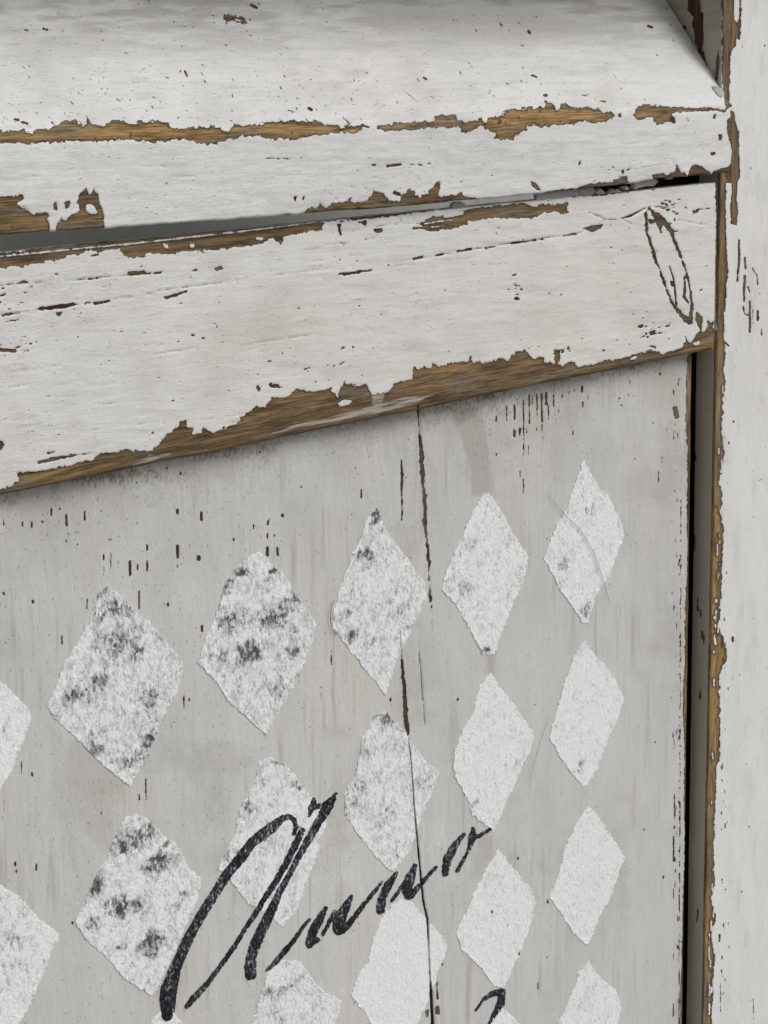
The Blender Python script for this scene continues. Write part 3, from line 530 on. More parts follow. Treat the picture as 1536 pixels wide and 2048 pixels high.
def sweep(name, L, prof, axis, mats, parent, jit=None, side_rows=(), relief=.00036, front=None, undul=.0003, drop=None):
    """L: positions along the length; prof(l)->(m,2) arrays, closed loop. axis 'x': prof=(y,z); axis 'z': prof=(x,y)"""
    m = len(prof(L[0])); n = len(L)
    V = np.zeros((n, m, 3))
    for i, l in enumerate(L):
        p = prof(l)
        if axis == 'x': V[i, :, 0] = l; V[i, :, 1:] = p
        else: V[i, :, 2] = l; V[i, :, 0:2] = p
    # normals from profile
    T = np.roll(V, -1, 1) - np.roll(V, 1, 1); A = np.zeros_like(T); A[..., 0 if axis == 'x' else 2] = 1
    Nn = np.cross(T, A); Nn /= np.linalg.norm(Nn, axis=-1, keepdims=True) + 1e-12
    cen = V.mean(1, keepdims=True); sgn = np.sign(((V - cen) * Nn).sum(-1).mean()); Nn *= sgn
    mask, ck, c, cks = mask_attrs(V, rail=(name == 'rail'))
    if front is not None:                                 # relief only on the faces that were traced
        fr = front(V); mask[..., 0] = np.where(fr, mask[..., 0], np.clip(.5 + (fbm(V[..., 1] * 260 + V[..., 0] * 90, V[..., 2] * 50, 4, 70) - np.where((V[..., 0] > XP - .003) & (V[..., 2] > .15), .53, .80)) * 2.2, 0, 1)); ck = np.where(fr, ck, 0); c = np.where(fr, c, -BIG); cks = np.where(fr, cks, -BIG)
    dep = relief * .30 * sstep(-6, -1.2, c) * (c < 0) * fbm(V[..., 0] * 150, V[..., 2] * 150, 2, 90) - relief * sstep(-1.0, 1.0, c) - .0011 * sstep(-.8, 1.2, cks) * (cks > -1)
    if axis == 'x': un = fbm(V[..., 0] * 45 + V[..., 2] * 45, V[..., 2] * 80 - V[..., 0] * 20 + V[..., 1] * 50, 3, 80) + .5 * fbm(V[..., 0] * 90, V[..., 2] * 420, 2, 83)
    else: un = fbm(V[..., 0] * 60, V[..., 2] * 9, 3, 85) + .5 * fbm(V[..., 0] * 420, V[..., 2] * 40, 2, 87)
    V = V + Nn * (dep + undul * (un - .75))[..., None]
    idx = np.arange(n * m).reshape(n, m)
    a = idx[:-1]; b = idx[1:]
    Q = np.stack([a, np.roll(a, -1, 1), np.roll(b, -1, 1), b], -1)
    mi = np.zeros(Q.shape[:2], np.int32)
    if side_rows: mi[:, list(side_rows)] = 1
    Q = Q.reshape(-1, 4)
    if sgn * (1 if axis == 'x' else 1) < 0: pass
    nc = V.reshape(-1, 3)
    o_F = [Q]
    # caps as fans round a centre point
    c0 = len(nc); nc = np.vstack([nc, V[0].mean(0), V[-1].mean(0)])
    r = np.arange(m); cap0 = np.stack([np.full(m, c0), idx[0][r], idx[0][(r + 1) % m]], -1); cap1 = np.stack([np.full(m, c0 + 1), idx[-1][(r + 1) % m], idx[-1][r]], -1)
    mk = np.vstack([mask.reshape(-1, 4), [[.1, .1, 0, 0]] * 2]); cka = np.concatenate([ck.ravel(), [0, 0]])
    fm = np.concatenate([mi.ravel(), np.zeros(2 * m, np.int32)])
    return build(name, nc, [Q, cap0, cap1], mats, parent, {'mask': mk, 'crack': cka}, fmat=fm)

def arc(cx, cy, r, a0, a1, n):
    t = np.radians(np.linspace(a0, a1, n)); return np.stack([cx + r * np.cos(t), cy + r * np.sin(t)], -1)
def seg(a, b, step, ends=True):
    n = max(2, int(math.hypot(b[0] - a[0], b[1] - a[1]) / step) + 1)
    t = np.linspace(0, 1, n)[:, None]; return np.array(a) * (1 - t) + np.array(b) * t
def join(*ps):
    out = [ps[0]]
    for p in ps[1:]:
        out.append(p[1:] if np.allclose(out[-1][-1], p[0], atol=1e-6) else p)
    q = np.vstack(out)
    return q[:-1] if np.allclose(q[0], q[-1], atol=1e-7) else q

XP = .2472                                   # inner arris of the post
xs_view = np.array([onY(u, 900)[0] for u in np.arange(-150, 1478, 2.0)])
xs = np.concatenate([np.arange(-.60, xs_view[0] - .004, .008), xs_view[xs_view < .2415]])

# rail
wob = lambda x, s, k: (float(vnoise(x * k, 3.3, s)) - .5)
RAIL_T = .0125
def rail_prof(x):
    zt = .1405 + .0016 * min(1, max(0, (x + .18) / .42)) + .0006 * wob(x, 2, 40) + .0004 * wob(x, 4, 300); zb = .0463 + .0005 * wob(x, 5, 30) + .0003 * wob(x, 6, 200)
    r = .0009; rb = .0030
    return join(seg((RAIL_T, zt), (r, zt), .0030), arc(r, zt - r, r, 90, 180, 4), seg((0, zt - r), (0, zb + rb), .00066)[:FR], arc(rb, zb + rb, rb, 180, 262, 8), seg((rb + .0004, zb), (RAIL_T, zb), .004), seg((RAIL_T, zb), (RAIL_T, zt), .02))
def fixed(prof_parts):                        # same vertex count in every cross-section
    return prof_parts
def segn(a, b, n):
    t = np.linspace(0, 1, n)[:, None]; return np.array(a) * (1 - t) + np.array(b) * t
def rail_prof(x):
    zt = .1405 + .0016 * min(1, max(0, (x + .18) / .42)) + .0006 * wob(x, 2, 40) + .0004 * wob(x, 4, 300); zb = .0463 + .0005 * wob(x, 5, 30) + .0003 * wob(x, 6, 200)
    r = .0009; rb = .0030
    return np.vstack([segn((RAIL_T, zt), (r, zt), 5)[:-1], arc(r, zt - r, r, 90, 180, 4), segn((0, zt - r), (0, zb + rb), 145)[1:-1], arc(rb, zb + rb, rb, 180, 265, 9), segn((rb, zb), (RAIL_T, zb), 4)[1:], segn((RAIL_T, zb), (RAIL_T, zt), 4)[1:-1]])
xr = np.concatenate([xs, [.2420, .2425, .2430, .2435, .2440]]); xr = np.unique(np.round(xr[xr < .2441], 6))
sweep('rail', xr, rail_prof, 'x', [M_rail], cab, front=lambda V: V[..., 1] < .0045)

# top board: upright front face, then the sloping face going back and up, 12 mm thick
YF = -.0067
def top_prof(x):
    zr = float(np.interp(x, [-.17, -.085, .046, .144, .233], [.1822, .1806, .1810, .1816, .1831])) + .0003 * wob(x, 12, 25); zb = float(np.interp(x, [-.18, -.13, -.027, .014, .053, .091, .162, .19, .2425], [.1473, .1461, .1450, .1443, .1446, .1449, .1457, .1473, .1473])) + .0004 * wob(x, 14, 220)
    sl = np.array([.0487, .0610]); sl = sl / np.linalg.norm(sl); nn = np.array([-sl[1], sl[0]])
    rid = np.array([YF, zr]); top = rid + sl * .112; r0 = .0016
    # rounded ridge (quadratic)
    a = rid - np.array([0, 1]) * .0035; b = rid + sl * .0035
    t = np.linspace(0, 1, 8)[:, None]; rnd = (1 - t) ** 2 * a + 2 * t * (1 - t) * rid + t * t * b
    back = -nn * .012
    inner = np.array([YF + .012, zr - .004])
    front = segn((YF, zb + .0008), a, 56)
    return np.vstack([[(YF + .012, zb), (YF + .0008, zb)], front[:-1], rnd, segn(b, top, 190)[1:], [top + back], segn(top + back, inner, 5)[1:]])
xt = np.concatenate([xs, [.2422, .2428, .2434, .2440, .2446, .2452, .2458, .2463, .2468, .2471]]); xt = xt[xt < .2472]; xt = np.unique(np.round(xt, 6))
sweep('top_board', xt, top_prof, 'x', [M_top], cab, undul=.00055, front=lambda V: (V[..., 1] < YF + .004) | (V[..., 2] > .184) & (V[..., 2] - .183 > (V[..., 1] - YF) * 1.2526 - .003))

# panel
YP = .0125
XPE = onY(1378, 1000, YP + .003)[0]
zs_view = np.array([onY(800, v, YP)[2] for v in np.arange(2240, 640, -2.7)])
def panel_prof(z):
    e = XPE + .0003 * wob(z, 21, 30) + .00025 * wob(z, 22, 160); r = .0042
    xl = xs_view[xs_view < e - r - .0003]
    xl = np.concatenate([[-.60, -.45, -.35, -.28], xl[:PN], [e - r]])
    fr = np.stack([xl, np.full(len(xl), YP)], -1)
    return np.vstack([fr, arc(e - r, YP + r, r, -82, 0, 9), [(e, YP + .012), (-.60, YP + .012)]])
PN = int((xs_view < XPE - .0042 - .0007).sum())
zp = np.unique(np.concatenate([np.arange(-.62, zs_view[0], .01), zs_view[zs_view < .135], [.135]]))
sweep('panel', zp, panel_prof, 'z', [M_panel], cab, relief=.0002, undul=.0002, front=lambda V: V[..., 1] < YP + .0042)
panel = bpy.data.objects['panel']

# post: thin front stile with the bare arris, and the deeper side board behind it
def post_prof(z):
    x0 = XP + .0004 * wob(z, 31, 18) + .0003 * wob(z, 32, 170); r = .0011; t = .0155
    return np.vstack([segn((x0, t), (x0, r), 30), arc(x0 + r, r, r, 180, 270, 6)[1:], segn((x0 + r, 0), (.305, 0), 100)[1:], [(.34, 0), (.40, 0), (.40, t)], segn((.38, t), (x0 + .01, t), 4)])
zq = np.unique(np.concatenate([np.arange(-.62, -.47, .01), np.arange(-.47, .27, .00075), np.arange(.28, .50, .01)]))
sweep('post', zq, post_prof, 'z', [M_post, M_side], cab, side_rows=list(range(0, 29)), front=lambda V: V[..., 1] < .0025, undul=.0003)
def side_prof(z):
    x0 = XP + .0009
    return np.vstack([segn((x0, .20), (x0, .0162), 60), [(x0 + .016, .0162), (x0 + .016, .20)]])
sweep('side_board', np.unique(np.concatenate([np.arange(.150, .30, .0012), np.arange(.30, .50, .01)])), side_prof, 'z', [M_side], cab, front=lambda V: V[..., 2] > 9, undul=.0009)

def box(name, x0, x1, y0, y1, z0, z1, mat, parent=cab, bev=.0008, rot=0.0, rough=0.0):
    """a bevelled block with a few cuts so its edges wander"""
    import bmesh
    bm = bmesh.new(); bmesh.ops.create_cube(bm, size=1)
    for v in bm.verts: v.co = Vector(((x0 + x1) / 2 + v.co.x * (x1 - x0), (y0 + y1) / 2 + v.co.y * (y1 - y0), (z0 + z1) / 2 + v.co.z * (z1 - z0)))
    bmesh.ops.bevel(bm, geom=bm.edges[:], offset=bev, segments=2, affect='EDGES')
    if rough:
        bmesh.ops.subdivide_edges(bm, edges=bm.edges[:], cuts=2)
        rq = random.Random(hash(name) % 97)
        for v in bm.verts: v.co += Vector([rq.uniform(-rough, rough) for _ in range(3)])
    me = bpy.data.meshes.new(name); bm.to_mesh(me); bm.free(); me.materials.append(mat)
    o = bpy.data.objects.new(name, me); COL.objects.link(o)
    if parent is not None: o.parent = parent; o.location = -parent.location
    return o
# batten, coloured near-black to deepen the gap's shade, behind the joint of rail and panel by the post, and a second block in the slot
xb = onY(1170, 380, .03)[0]
box('batten', xb, .37, .0262, .055, -.61, .149, M_dark)
# unseen overhang added just above the sloping board to shade the slope
box('shade_overhang', -.60, .40, -.052, .20, .300, .318, M_top, bev=.002)

# ------------------------------------------------------------------ clipped relief patches (brushed paint with thickness)
def clip_patch(name, X, Z, f, Y, yback, mat, parent, attrs):
    n, m = X.shape
    V = np.stack([X, Y, Z], -1).reshape(-1, 3); fv = f.ravel(); A = {k: a.ravel() for k, a in attrs.items()}
    idx = np.arange(n * m).reshape(n, m)
    a, b, c, d = idx[:-1, :-1].ravel(), idx[:-1, 1:].ravel(), idx[1:, 1:].ravel(), idx[1:, :-1].ravel()
    T = np.vstack([np.stack([a, b, c], -1), np.stack([a, c, d], -1)])
    ins = fv[T] > 0; cnt = ins.sum(1)
    tris = [T[cnt == 3]]
    newV = [V]; newA = {k: [x] for k, x in A.items()}; base = len(V)
    ekeys = {}
    def cut(i, j):
        nonlocal base
        lo, hi = np.minimum(i, j), np.maximum(i, j)
        t = fv[lo] / (fv[lo] - fv[hi]); t = np.clip(t, .001, .999)[:, None]
        key = lo.astype(np.int64) * (n * m) + hi
        return key, V[lo] * (1 - t) + V[hi] * t, {k: x[lo] * (1 - t[:, 0]) + x[hi] * t[:, 0] for k, x in A.items()}
    allk, allV, allA, recs = [], [], {k: [] for k in A}, []
    for want in (1, 2):
        S = T[cnt == want]; I = ins[cnt == want]
        if len(S) == 0: continue
        odd = np.argmax(I if want == 1 else ~I, 1)
        r = np.arange(len(S)); p = S[r, odd]; q = S[r, (odd + 1) % 3]; s = S[r, (odd + 2) % 3]
        k1, v1, a1 = cut(p, q); k2, v2, a2 = cut(p, s)
        recs.append((want, p, q, s, len(np.concatenate(allk)) if allk else 0, len(S)))
        allk += [k1, k2]; allV += [v1, v2]
        for k in A: allA[k] += [a1[k], a2[k]]
    if allk:
        kk = np.concatenate(allk); uq, first, inv = np.unique(kk, return_index=True, return_inverse=True)
        nv = np.vstack(allV)[first]; newV.append(nv)
        for k in A: newA[k].append(np.concatenate(allA[k])[first])
        for want, p, q, s, off, L in recs:
            e1 = base + inv[off:off + L]; e2 = base + inv[off + L:off + 2 * L]
            if want == 1: tris.append(np.stack([p, e1, e2], -1))
            else: tris.append(np.stack([e1, q, s], -1)); tris.append(np.stack([e1, s, e2], -1))
    T2 = np.vstack(tris); VV_ = np.vstack(newV); AA = {k: np.concatenate(x) for k, x in newA.items()}
    used = np.unique(T2); re = np.full(len(VV_), -1); re[used] = np.arange(len(used)); T2 = re[T2]; VV_ = VV_[used]; AA = {k: x[used] for k, x in AA.items()}
    # skirt
    E = np.vstack([T2[:, [0, 1]], T2[:, [1, 2]], T2[:, [2, 0]]]); S = np.sort(E, 1); key = S[:, 0].astype(np.int64) * len(VV_) + S[:, 1]
    _, fi, ct = np.unique(key, return_index=True, return_counts=True); B = E[fi[ct == 1]]
    bv = np.unique(B); mp = np.full(len(VV_), -1); mp[bv] = len(VV_) + np.arange(len(bv))
    sk = VV_[bv].copy(); sk[:, 1] = yback
    Q = np.stack([B[:, 1], B[:, 0], mp[B[:, 0]], mp[B[:, 1]]], -1)
    VA = np.vstack([VV_, sk]); AA = {k: np.concatenate([x, x[bv]]) for k, x in AA.items()}
    return build(name, VA, [T2, Q], [mat], parent, AA)

def grid_for(pts, y, pu, pv):
    Q = np.array([onY(u, v, y) for u, v in pts]); x0, x1 = Q[:, 0].min() - .003, Q[:, 0].max() + .003; z0, z1 = Q[:, 2].min() - .003, Q[:, 2].max() + .003
    return np.meshgrid(np.arange(x0, x1, pu), np.arange(z0, z1, pv))
LC = lambda L: P(0, 1348, 2, L); LR = lambda L: P(768, 1348, 2, L); MR = lambda L: P(768, 700, 2, L); ML = lambda L: P(0, 700, 2, L)
DIA = [  # outline, overall greyness 0..1, dark dabs (u, v, ru, rv, strength), label
 (MR([(800,440),(865,560),(900,580),(965,730),(905,900),(855,970),(820,1090),(795,1095),(770,1050),(700,950),(640,830),(690,700),(730,640),(755,560)]), .10, [(1175,1020,14,12,.8),(1130,1120,14,18,.7),(1125,1170,8,10,.5),(1172,1222,10,16,1.0)]),
 ([(1170,1283),(1195,1318),(1225,1348),(1248,1398),(1236,1440),(1218,1473),(1195,1540),(1170,1577),(1140,1543),(1098,1478),(1118,1408),(1135,1348),(1150,1310)], .05, [(1168,1525,8,12,.7),(1147,1542,7,6,.9),(1182,1372,8,7,.5),(1160,1385,6,5,.4)]),
 (LR([(820,530),(880,600),(965,735),(900,910),(860,980),(815,1090),(760,1040),(665,890),(700,800),(730,690),(780,580)]), .02, [(1150,1835,12,10,.3)]),
 (LR([(820,1150),(860,1210),(930,1270),(950,1340),(930,1420),(870,1540),(815,1690),(760,1620),(690,1500),(690,1420),(740,1310),(780,1200)]), .08, [(1175,2000,14,20,.5)]),
 (MR([(430,580),(490,680),(520,740),(580,830),(560,920),(520,1010),(440,1220),(395,1215),(350,1130),(290,1020),(230,960),(250,890),(300,780),(350,660),(400,575)]), .16, [(940,1090,20,16,.4),(925,1178,24,12,.6),(968,1297,10,8,1.0),(905,1150,10,14,.3)]),
 (MR([(430,1290),(450,1330)]) + LR([(480,70),(540,150),(600,240),(590,300),(550,380),(490,520),(440,628),(400,600),(350,560),(345,520),(290,420),(275,370),(290,290),(320,220),(360,150),(380,50)]), .06, [(980,1430,14,10,.3),(1037,1528,5,12,.5),(950,1612,10,6,.8),(955,1640,12,14,.4)]),
 (LR([(460,700),(510,770),(590,860),(605,920),(590,1000),(560,1080),(480,1260),(440,1250),(400,1190),(310,1100),(290,1030),(320,980),(360,880),(410,780)]), .04, [(985,1760,14,16,.25),(978,1790,20,8,.25)]),
 (LR([(470,1335),(500,1360),(560,1420),(600,1500),(570,1600),(480,1760),(400,1700),(330,1600),(370,1500),(420,1400)]), .05, []),
 ([(755,1015),(770,1060),(810,1110),(850,1170),(855,1195),(820,1270),(790,1330),(770,1390),(740,1350),(700,1300),(665,1255),(668,1220),(690,1150),(715,1090),(735,1040)], .30, [(757,1035,12,16,1.3),(735,1108,20,14,.9),(760,1120,10,10,.5),(702,1275,20,12,.8),(825,1255,10,14,.6),(742,1290,10,8,.7),(800,1215,22,24,.3),(690,1230,14,10,.5)]),
 ([(775,1425),(800,1455),(840,1510),(880,1548),(850,1620),(820,1700),(790,1744),(770,1735),(740,1700),(690,1630),(690,1590),(710,1550),(725,1480),(750,1430)], .30, [(775,1440,30,12,.8),(725,1500,14,20,.5),(705,1590,20,30,.5),(780,1622,8,8,.6),(850,1560,18,14,.5),(795,1705,10,8,.7),(700,1620,16,14,.5)]),
 ([(802,1798),(828,1808),(853,1840),(877,1864),(896,1890),(890,1912),(876,1942),(870,1974),(848,2020),(830,2060),(800,2120),(770,2080),(743,2048),(730,2025),(701,1994),(720,1945),(737,1925),(747,1877),(769,1828)], -.14, [(775,1842,8,10,.3)]),
 ([(520,1105),(545,1130),(570,1150),(600,1200),(634,1250),(625,1290),(590,1370),(560,1420),(533,1472),(510,1450),(455,1400),(430,1360),(395,1325),(410,1280),(440,1210),(450,1170),(470,1140),(490,1115)], .34, [(550,1142,14,12,1.3),(485,1140,14,10,1.0),(550,1232,28,22,1.2),(500,1303,28,18,1.4),(462,1240,26,22,1.0),(590,1300,18,18,.7),(440,1310,20,14,.5),(450,1180,12,18,.8),(555,1380,24,20,.4),(590,1205,16,20,.6)]),
 (LC([(1080,330),(1150,370),(1200,430),(1250,500),(1310,590),(1290,660),(1240,800),(1200,920),(1130,1020),(1080,960),(990,920),(940,850),(890,790),(870,780),(900,720),(940,640),(960,540),(1020,430),(1040,350)]), .26, [(560,1525,34,10,.8),(520,1550,14,22,.6),(490,1620,16,24,.7),(600,1570,16,12,.7),(540,1690,30,30,.25),(462,1710,20,16,.5)]),
 (LC([(1130,1150),(1200,1150),(1250,1220),(1290,1270),(1370,1310),(1340,1400),(1290,1560),(1240,1700),(1150,1600),(1010,1480),(1010,1400),(1040,1290),(1070,1200)]), .22, [(540,1985,30,14,.6),(600,1970,20,20,.4),(550,2030,20,16,.3)]),
 (ML([(430,945),(480,980),(550,1060),(600,1090),(680,1190),(725,1235),(735,1280),(700,1390)]) + LC([(690,100),(640,200),(600,310),(560,380),(520,450),(470,410),(380,340),(330,280),(220,180),(190,130)]) + ML([(210,1380),(260,1250),(310,1180),(350,1090),(380,1020),(400,970)]), .36, [(235,1215,34,14,.7),(235,1285,30,34,.7),(270,1302,16,14,.9),(185,1370,30,24,.8),(150,1390,24,24,.6),(190,1500,14,16,1.1),(300,1475,14,24,1.1),(265,1520,24,12,.8),(200,1230,16,26,.5),(300,1400,20,24,.6),(200,1180,20,16,.5)]),
 (LC([(540,560),(600,590),(650,640),(720,700),(750,770),(805,820),(790,900),(740,1020),(690,1130),(650,1220),(610,1290),(560,1260),(500,1220),(420,1130),(340,1060),(300,990),(340,920),(380,820),(430,730),(460,640),(500,580)]), .24, [(255,1680,34,26,1.4),(290,1665,20,14,1.0),(320,1726,22,22,1.5),(250,1812,36,18,1.4),(225,1825,16,12,1.0),(190,1770,14,24,1.2),(308,1885,28,20,1.2),(290,1905,22,12,1.0),(190,1845,18,16,.8),(362,1800,14,24,.8),(335,1680,8,14,1.2),(250,1890,16,12,.7)]),
 ([(305,2042),(325,2020),(350,2030),(400,2090),(440,2140),(400,2260),(350,2380),(290,2300),(250,2200)], .1, []),
 ([(0,1362),(20,1380),(45,1405),(60,1425),(62,1440),(40,1500),(20,1550),(0,1580),(-25,1620),(-60,1580),(-118,1500),(-80,1430),(-40,1335)], -.02, [(3,1460,8,12,.8)]),
 ([(0,1770),(40,1795),(80,1840),(122,1870),(105,1900),(90,1940),(60,2010),(40,2048),(0,2110),(-40,2080),(-100,1980),(-110,1900),(-60,1820),(-40,1770)], .14, [(30,1880,24,14,.8),(35,1930,20,14,.5),(5,1800,12,20,.4)]),
]
DRAG = ((fbm(UU / 6, VV / 7, 4, 91) - .5) * 8).astype(np.float32) + ((vnoise(UU / 2.2, VV / 3.0, 92) - .5) * 4.2).astype(np.float32)
WX = fbm(UU / 13, VV / 11, 3, 131).astype(np.float32); WY = fbm(UU / 12, VV / 15, 3, 137).astype(np.float32)
for pts, grey, dabs in DIA:
    s, d = sd_poly(pts, 16)
    M = np.full((H, W), -BIG, np.float32)
    dd_ = d + .95 * DRAG[s]
    dd_ = np.minimum(dd_, np.where(CRACK[s] > -2.5, -CRACK[s] - (.4 if grey > -.1 else 1.9), 99)); dd_ = np.minimum(dd_, np.where((KIND[s] < .3) & (CHIP[s] > -1.5) & (VV[s] > 1000), -CHIP[s] + .2, 99)) if grey > -.1 else dd_
    M[s] = dd_
    T_ = np.zeros((H, W), np.float32)
    for (u, v, ru, rv, st) in dabs:
        wx = (WX[s] - .5) * 34; wy = (WY[s] - .5) * 30; rr_ = (((UU[s] - u + wx) + .35 * (VV[s] - v)) / ru) ** 2 + ((VV[s] - v + wy) / rv) ** 2
        T_[s] = np.maximum(T_[s], st * np.exp(-rr_ * 1.1))
    if pts[0][1] > 2048: continue
    X, Z = grid_for(pts, YP, .00052, .00062)
    u, v = proj(np.stack([X, np.full_like(X, YP - .0005), Z], -1))
    f = sample(M, u, v, -BIG)
    rid = fbm(X * 900 + Z * 150, Z * 420, 3, 95); rid2 = fbm(X * 260, Z * 200, 3, 97)
    und = .0002 * (fbm(X * 60, Z * 9, 3, 85) + .5 * fbm(X * 420, Z * 40, 2, 87) - .75)
    Y = YP - und - .00013 - .00026 * (rid - .3) - .0002 * sstep(5, 0, f) * (rid2 > .45)
    tone = sample(T_, u, v, 0) * (.55 + .9 * fbm(X * 330, Z * 260, 3, 99)) + grey * 1.1 + .38 * (rid2 - .5)
    clip_patch('diamond', X, Z, f, Y, YP + .0006, M_dia, panel, {'tone': tone, 'ridge': rid})

A6 = lambda L: P(300, 1550, 3.84, L); A7 = lambda L: P(600, 1600, 3.072, L)
def WD(w, s): return [x / s * .95 for x in w]
LET = [
 ('painted_letter', 'capital A of Anno', [
  (A6([(1110,455),(1130,400),(1110,345),(1070,320),(1010,340),(950,400),(870,460),(790,520),(700,640),(600,760),(500,920),(400,1080),(310,1240),(250,1370),(200,1490),(150,1650),(130,1800),(135,1850)]), WD([30,35,38,40,55,85,90,75,85,80,72,75,80,85,90,130,135,90],3.84)),
  (A6([(1175,425),(1110,560),(1050,680),(960,840),(880,960),(800,1090),(720,1210),(640,1340),(540,1480),(440,1610),(340,1720),(285,1790)]), WD([45,60,52,50,44,40,30,38,36,42,52,28],3.84)),
  (A6([(1435,150),(1370,240),(1300,360),(1220,500),(1150,620),(1080,760),(1000,900),(950,1020),(880,1160),(820,1290),(785,1400),(775,1480),(780,1540)]), WD([26,90,62,62,48,46,52,72,80,85,80,92,88],3.84)),
  (A6([(1265,195),(1245,260),(1225,315)]), WD([40,50,20],3.84)), (A6([(1250,265),(1310,240),(1360,250)]), WD([20,40,60],3.84))]),
 ('painted_letter', 'first letter n of Anno', [
  (A6([(1230,1110),(1160,1200),(1100,1290),(1020,1380),(960,1450),(900,1505)]), WD([20,27,32,45,35,20],3.84)),
  (A6([(1355,1025),(1310,1110),(1260,1200),(1230,1300)]), WD([28,62,72,66],3.84)), (A6([(1250,1290),(1290,1270)]), WD([50,44],3.84)),
  (A7([(320,595),(280,670),(245,740),(240,800)]), WD([24,58,82,66],3.072)), (A7([(220,690),(145,828)]), WD([28,24],3.072)),
  (A7([(265,800),(290,780),(340,720),(400,640),(450,580),(510,503)]), WD([50,42,32,27,24,12],3.072))]),
 ('painted_letter', 'second letter n of Anno', [
  (A7([(600,448),(550,520),(510,600),(497,680)]), WD([16,54,52,54],3.072)), (A7([(650,510),(565,625)]), WD([28,16],3.072)),
  (A7([(712,402),(682,480),(660,550),(670,590)]), WD([22,62,64,54],3.072)), (A7([(680,592),(740,530),(790,470),(840,417)]), WD([46,28,24,22],3.072))]),
 ('painted_letter', 'letter o of Anno, drawn in two open strokes', [
  (A7([(1010,212),(950,290),(910,370),(895,455)]), WD([20,46,56,38],3.072)), (A7([(1068,178),(1065,230),(1045,300),(1010,370),(970,440)]), WD([20,50,22,18,24],3.072)),
  (A7([(1065,232),(1110,222),(1172,182)]), WD([34,26,20],3.072))]),
 ('painted_numeral', 'hooked top of the figure below the word', [
  (A7([(1085,1295),(1130,1230),(1190,1192),(1245,1182),(1240,1250),(1205,1310),(1170,1370),(1140,1460)]), WD([14,20,36,46,48,32,18,16],3.072))]),
]
LRAG = ((fbm((UU + .6 * VV) / 3.2, (VV - .6 * UU) / 5.5, 3, 111) - .5) * 5.0).astype(np.float32)
for name, lab, strokes in LET:
    M = np.full((H, W), -BIG, np.float32); allp = []
    for pts, ws in strokes:
        s, d = sd_stroke(pts, ws, 10)
        # broken dry-brush inside the stroke
        br = vnoise(UU[s] / 2.3, VV[s] / 3.4, 117)
        d = d + LRAG[s] * .85; d = np.minimum(d, np.where(br > .82, -(br - .82) * 14, 99)); d = np.minimum(d, np.where(CRACK[s] > -2, -CRACK[s] + .2, 99))
        M[s] = np.maximum(M[s], d); allp += list(pts)
    X, Z = grid_for(allp, YP, .00042, .00045)
    u, v = proj(np.stack([X, np.full_like(X, YP - .0009), Z], -1)); f = sample(M, u, v, -BIG)
    Y = YP - .0002 * (fbm(X * 60, Z * 9, 3, 85) + .5 * fbm(X * 420, Z * 40, 2, 87) - .75) - .00046 - .00012 * fbm(X * 800, Z * 500, 3, 121)
    o = clip_patch(name, X, Z, f, Y, YP + .0002, M_black, panel, {'tone': f * 0})
    o['label'] = lab

# ------------------------------------------------------------------ small things
def tube(name, pts, r, mat, parent=None, n=6):
    Pn = np.array(pts, float); t = np.gradient(Pn, axis=0); t /= np.linalg.norm(t, axis=1, keepdims=True)
    up = np.array([0, 1.0, 0]); a = np.cross(t, up); a /= np.linalg.norm(a, axis=1, keepdims=True); b = np.cross(t, a)
    k = len(Pn); rad = np.full(k, r) * (1 - .6 * np.abs(np.linspace(-1, 1, k)) ** 3)
    ang = np.linspace(0, 2 * math.pi, n, endpoint=False)
    V = Pn[:, None] + rad[:, None, None] * (np.cos(ang)[None, :, None] * a[:, None] + np.sin(ang)[None, :, None] * b[:, None])
    idx = np.arange(k * n).reshape(k, n); A_ = idx[:-1]; B_ = idx[1:]
    Q = np.stack([A_, np.roll(A_, -1, 1), np.roll(B_, -1, 1), B_], -1).reshape(-1, 4)
    return build(name, V.reshape(-1, 3), [Q], [mat], parent)
def smooth_path(pts, y, n=40):
    p = np.array([onY(u, v, y) for u, v in pts]); s = np.linspace(0, len(p) - 1, n); out = []
    for q in s:                                # Catmull-Rom
        i = min(int(q), len(p) - 2); t = q - i; p0 = p[max(i - 1, 0)]; p1 = p[i]; p2 = p[i + 1]; p3 = p[min(i + 2, len(p) - 1)]
        out.append(.5 * ((2 * p1) + (-p0 + p2) * t + (2 * p0 - 5 * p1 + 4 * p2 - p3) * t * t + (-p0 + 3 * p1 - 3 * p2 + p3) * t ** 3))
    return out
M_hair = plain('dark_hair', (.06, .05, .04), .5); M_fib = plain('pale_fibre', (.72, .70, .66), .6)
def loose(o, label, cat):
    o['label'] = label; o['category'] = cat
loose(tube('hair', smooth_path([(1095,990),(1130,1030),(1160,1060),(1185,1100),(1200,1140),(1212,1180),(1221,1212)], YP - .0012), .00013, M_hair), 'long thin dark hair lying across the upper right white diamond', 'hair')
loose(tube('hair', smooth_path([(668,1200),(662,1220),(661,1240),(666,1262),(673,1270),(676,1262)], YP - .0012, 24), .00017, M_hair), 'short curled dark hair at the left tip of the middle top diamond', 'hair')
loose(tube('hair', smooth_path([(1098,1428),(1088,1462),(1074,1508),(1060,1560)], YP - .0010, 24), .00008, M_hair), 'faint straight hair on the grey panel left of the second diamond of the right column', 'hair')
loose(tube('fibre', smooth_path([(1450,1802),(1462,1793),(1470,1790),(1479,1788)], -.0004, 16), .00016, M_fib), 'short pale fibre stuck on the white post low down', 'fibre')
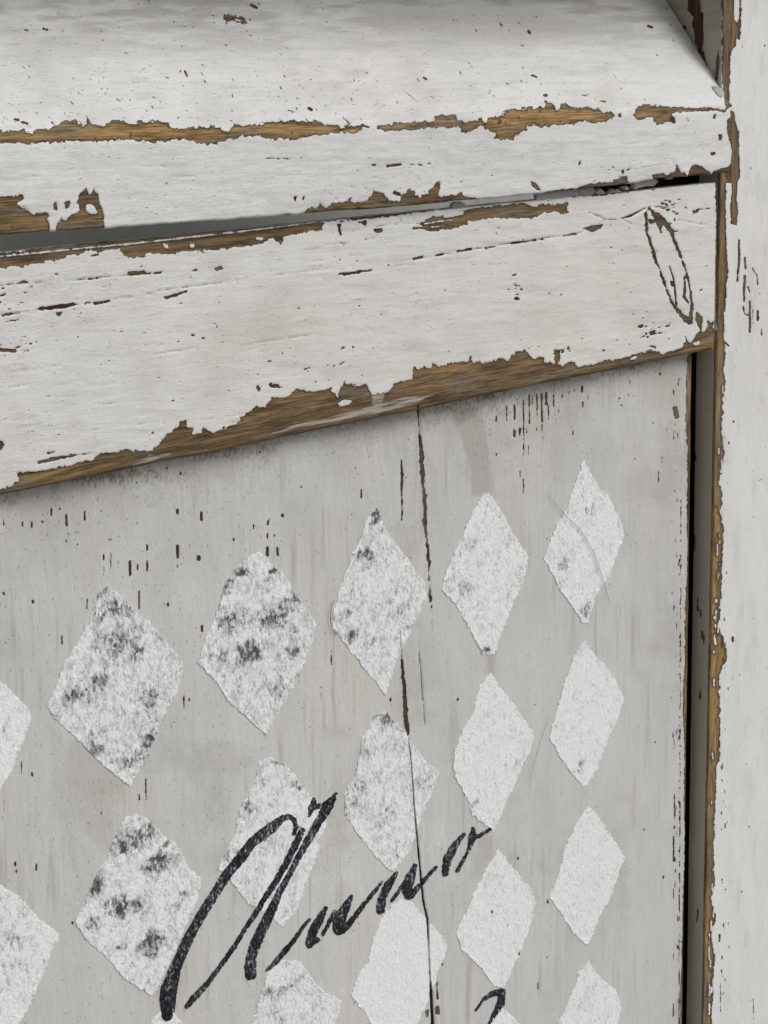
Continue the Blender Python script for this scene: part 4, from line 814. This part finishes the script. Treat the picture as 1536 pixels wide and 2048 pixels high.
# plug over a nail at the end of the ridge
def disc(name, u, v, r, mat, parent):
    sl = np.array([0, .0487, .0610]); sl /= np.linalg.norm(sl); c = onX(u, v, XP - .004)
    c[2] = .183 + (c[1] - YF) * 1.2526; nn = np.array([0, -sl[2], sl[1]]); ex = np.array([1.0, 0, 0])
    V = [c + nn * .0009]; k = 20
    for (q, h) in ((.6, .0009), (.9, .0006), (1.0, .0), (1.02, -.0006)):
        for i in range(k):
            a = 2 * math.pi * i / k; w_ = 1 + .12 * math.sin(3 * a + 1); V.append(c + q * r * w_ * (math.cos(a) * ex + math.sin(a) * sl) + nn * h)
    F3 = [[0, 1 + i, 1 + (i + 1) % k] for i in range(k)]; F4 = [[1 + j * k + i, 1 + j * k + (i + 1) % k, 1 + (j + 1) * k + (i + 1) % k, 1 + (j + 1) * k + i][::-1] for j in range(3) for i in range(k)]
    return build(name, V, [np.array(F3), np.array(F4)], [mat], parent)
disc('nail_head', 1436, 189, .0040, plain('painted_nail_grey', (.42, .42, .40), .5), cab)
# flakes of paint bridging the slot between the boards
M_fl = plain('loose_white_flake', (.66, .65, .62), .7)
for q, amp_ in (([(1072,386),(1100,384),(1130,379),(1160,378),(1186,373),(1189,381),(1184,393),(1130,399),(1074,403)], .5), ([(1266,363),(1290,358),(1312,357),(1314,366),(1308,372),(1290,373),(1268,377)], .5), ([(903,411),(910,404),(921,402),(930,409),(933,415),(905,419)], .5), ([(1190,386),(1198,379),(1207,383),(1215,387),(1226,379),(1240,383),(1238,391),(1225,397),(1200,397)], 1.1), ([(1244,375),(1250,371),(1258,377),(1250,381)], .5), ([(1336,352),(1344,350),(1343,358),(1337,358)], .5)):
    s_, d_ = sd_poly(q, 14); M = np.full((H, W), -BIG, np.float32); M[s_] = d_ + amp_ * DRAG[s_]
    X, Z = grid_for(q, .004, .0004, .0004); u, v = proj(np.stack([X, np.full_like(X, .004), Z], -1)); f = sample(M, u, v, -BIG)
    clip_patch('paint_flake', X, Z, f, .0042 - .0016 * fbm(X * 260, Z * 300, 3, 141), .0062, M_fl, cab, {'tone': f * 0})
# ------------------------------------------------------------------ what shows through the slot, and the ground
wl = thing('boarded_wall', 'dim grey boarding glimpsed through the slot between the two white boards', 'wall', Vector((0, .42, -.62)))
for x in (-1.6, -.9, -.2, .5, 1.2):
    box('plank', x, x + .6996, .40, .43, -.62, .9, M_wall, wl, .0006)
gm = N('grey_paving'); gm.tc = gm.n('ShaderNodeTexCoord').outputs['Object']
gn = gm.noise(14, 6, .65); gcr = gm.n('ShaderNodeValToRGB'); gm.l(gn, gcr.inputs[0]); gcr.color_ramp.elements[0].position = .35; gcr.color_ramp.elements[0].color = rgb(.12, .118, .11); gcr.color_ramp.elements[1].position = .7; gcr.color_ramp.elements[1].color = rgb(.24, .235, .22)
gb = gm.n('ShaderNodeBsdfPrincipled'); gm.l(gcr.outputs[0], gb.inputs['Base Color']); gb.inputs['Roughness'].default_value = .9
go = gm.n('ShaderNodeOutputMaterial'); gm.l(gb.outputs[0], go.inputs[0])
gr_ = build('ground', [(-60, -60, -.622), (60, -60, -.622), (60, 60, -.622), (-60, 60, -.622)], [np.array([[0, 1, 2, 3]])], [gm.m], smooth=False)
gr_['kind'] = 'structure'; gr_['label'] = 'plain grey ground under the cabinet'
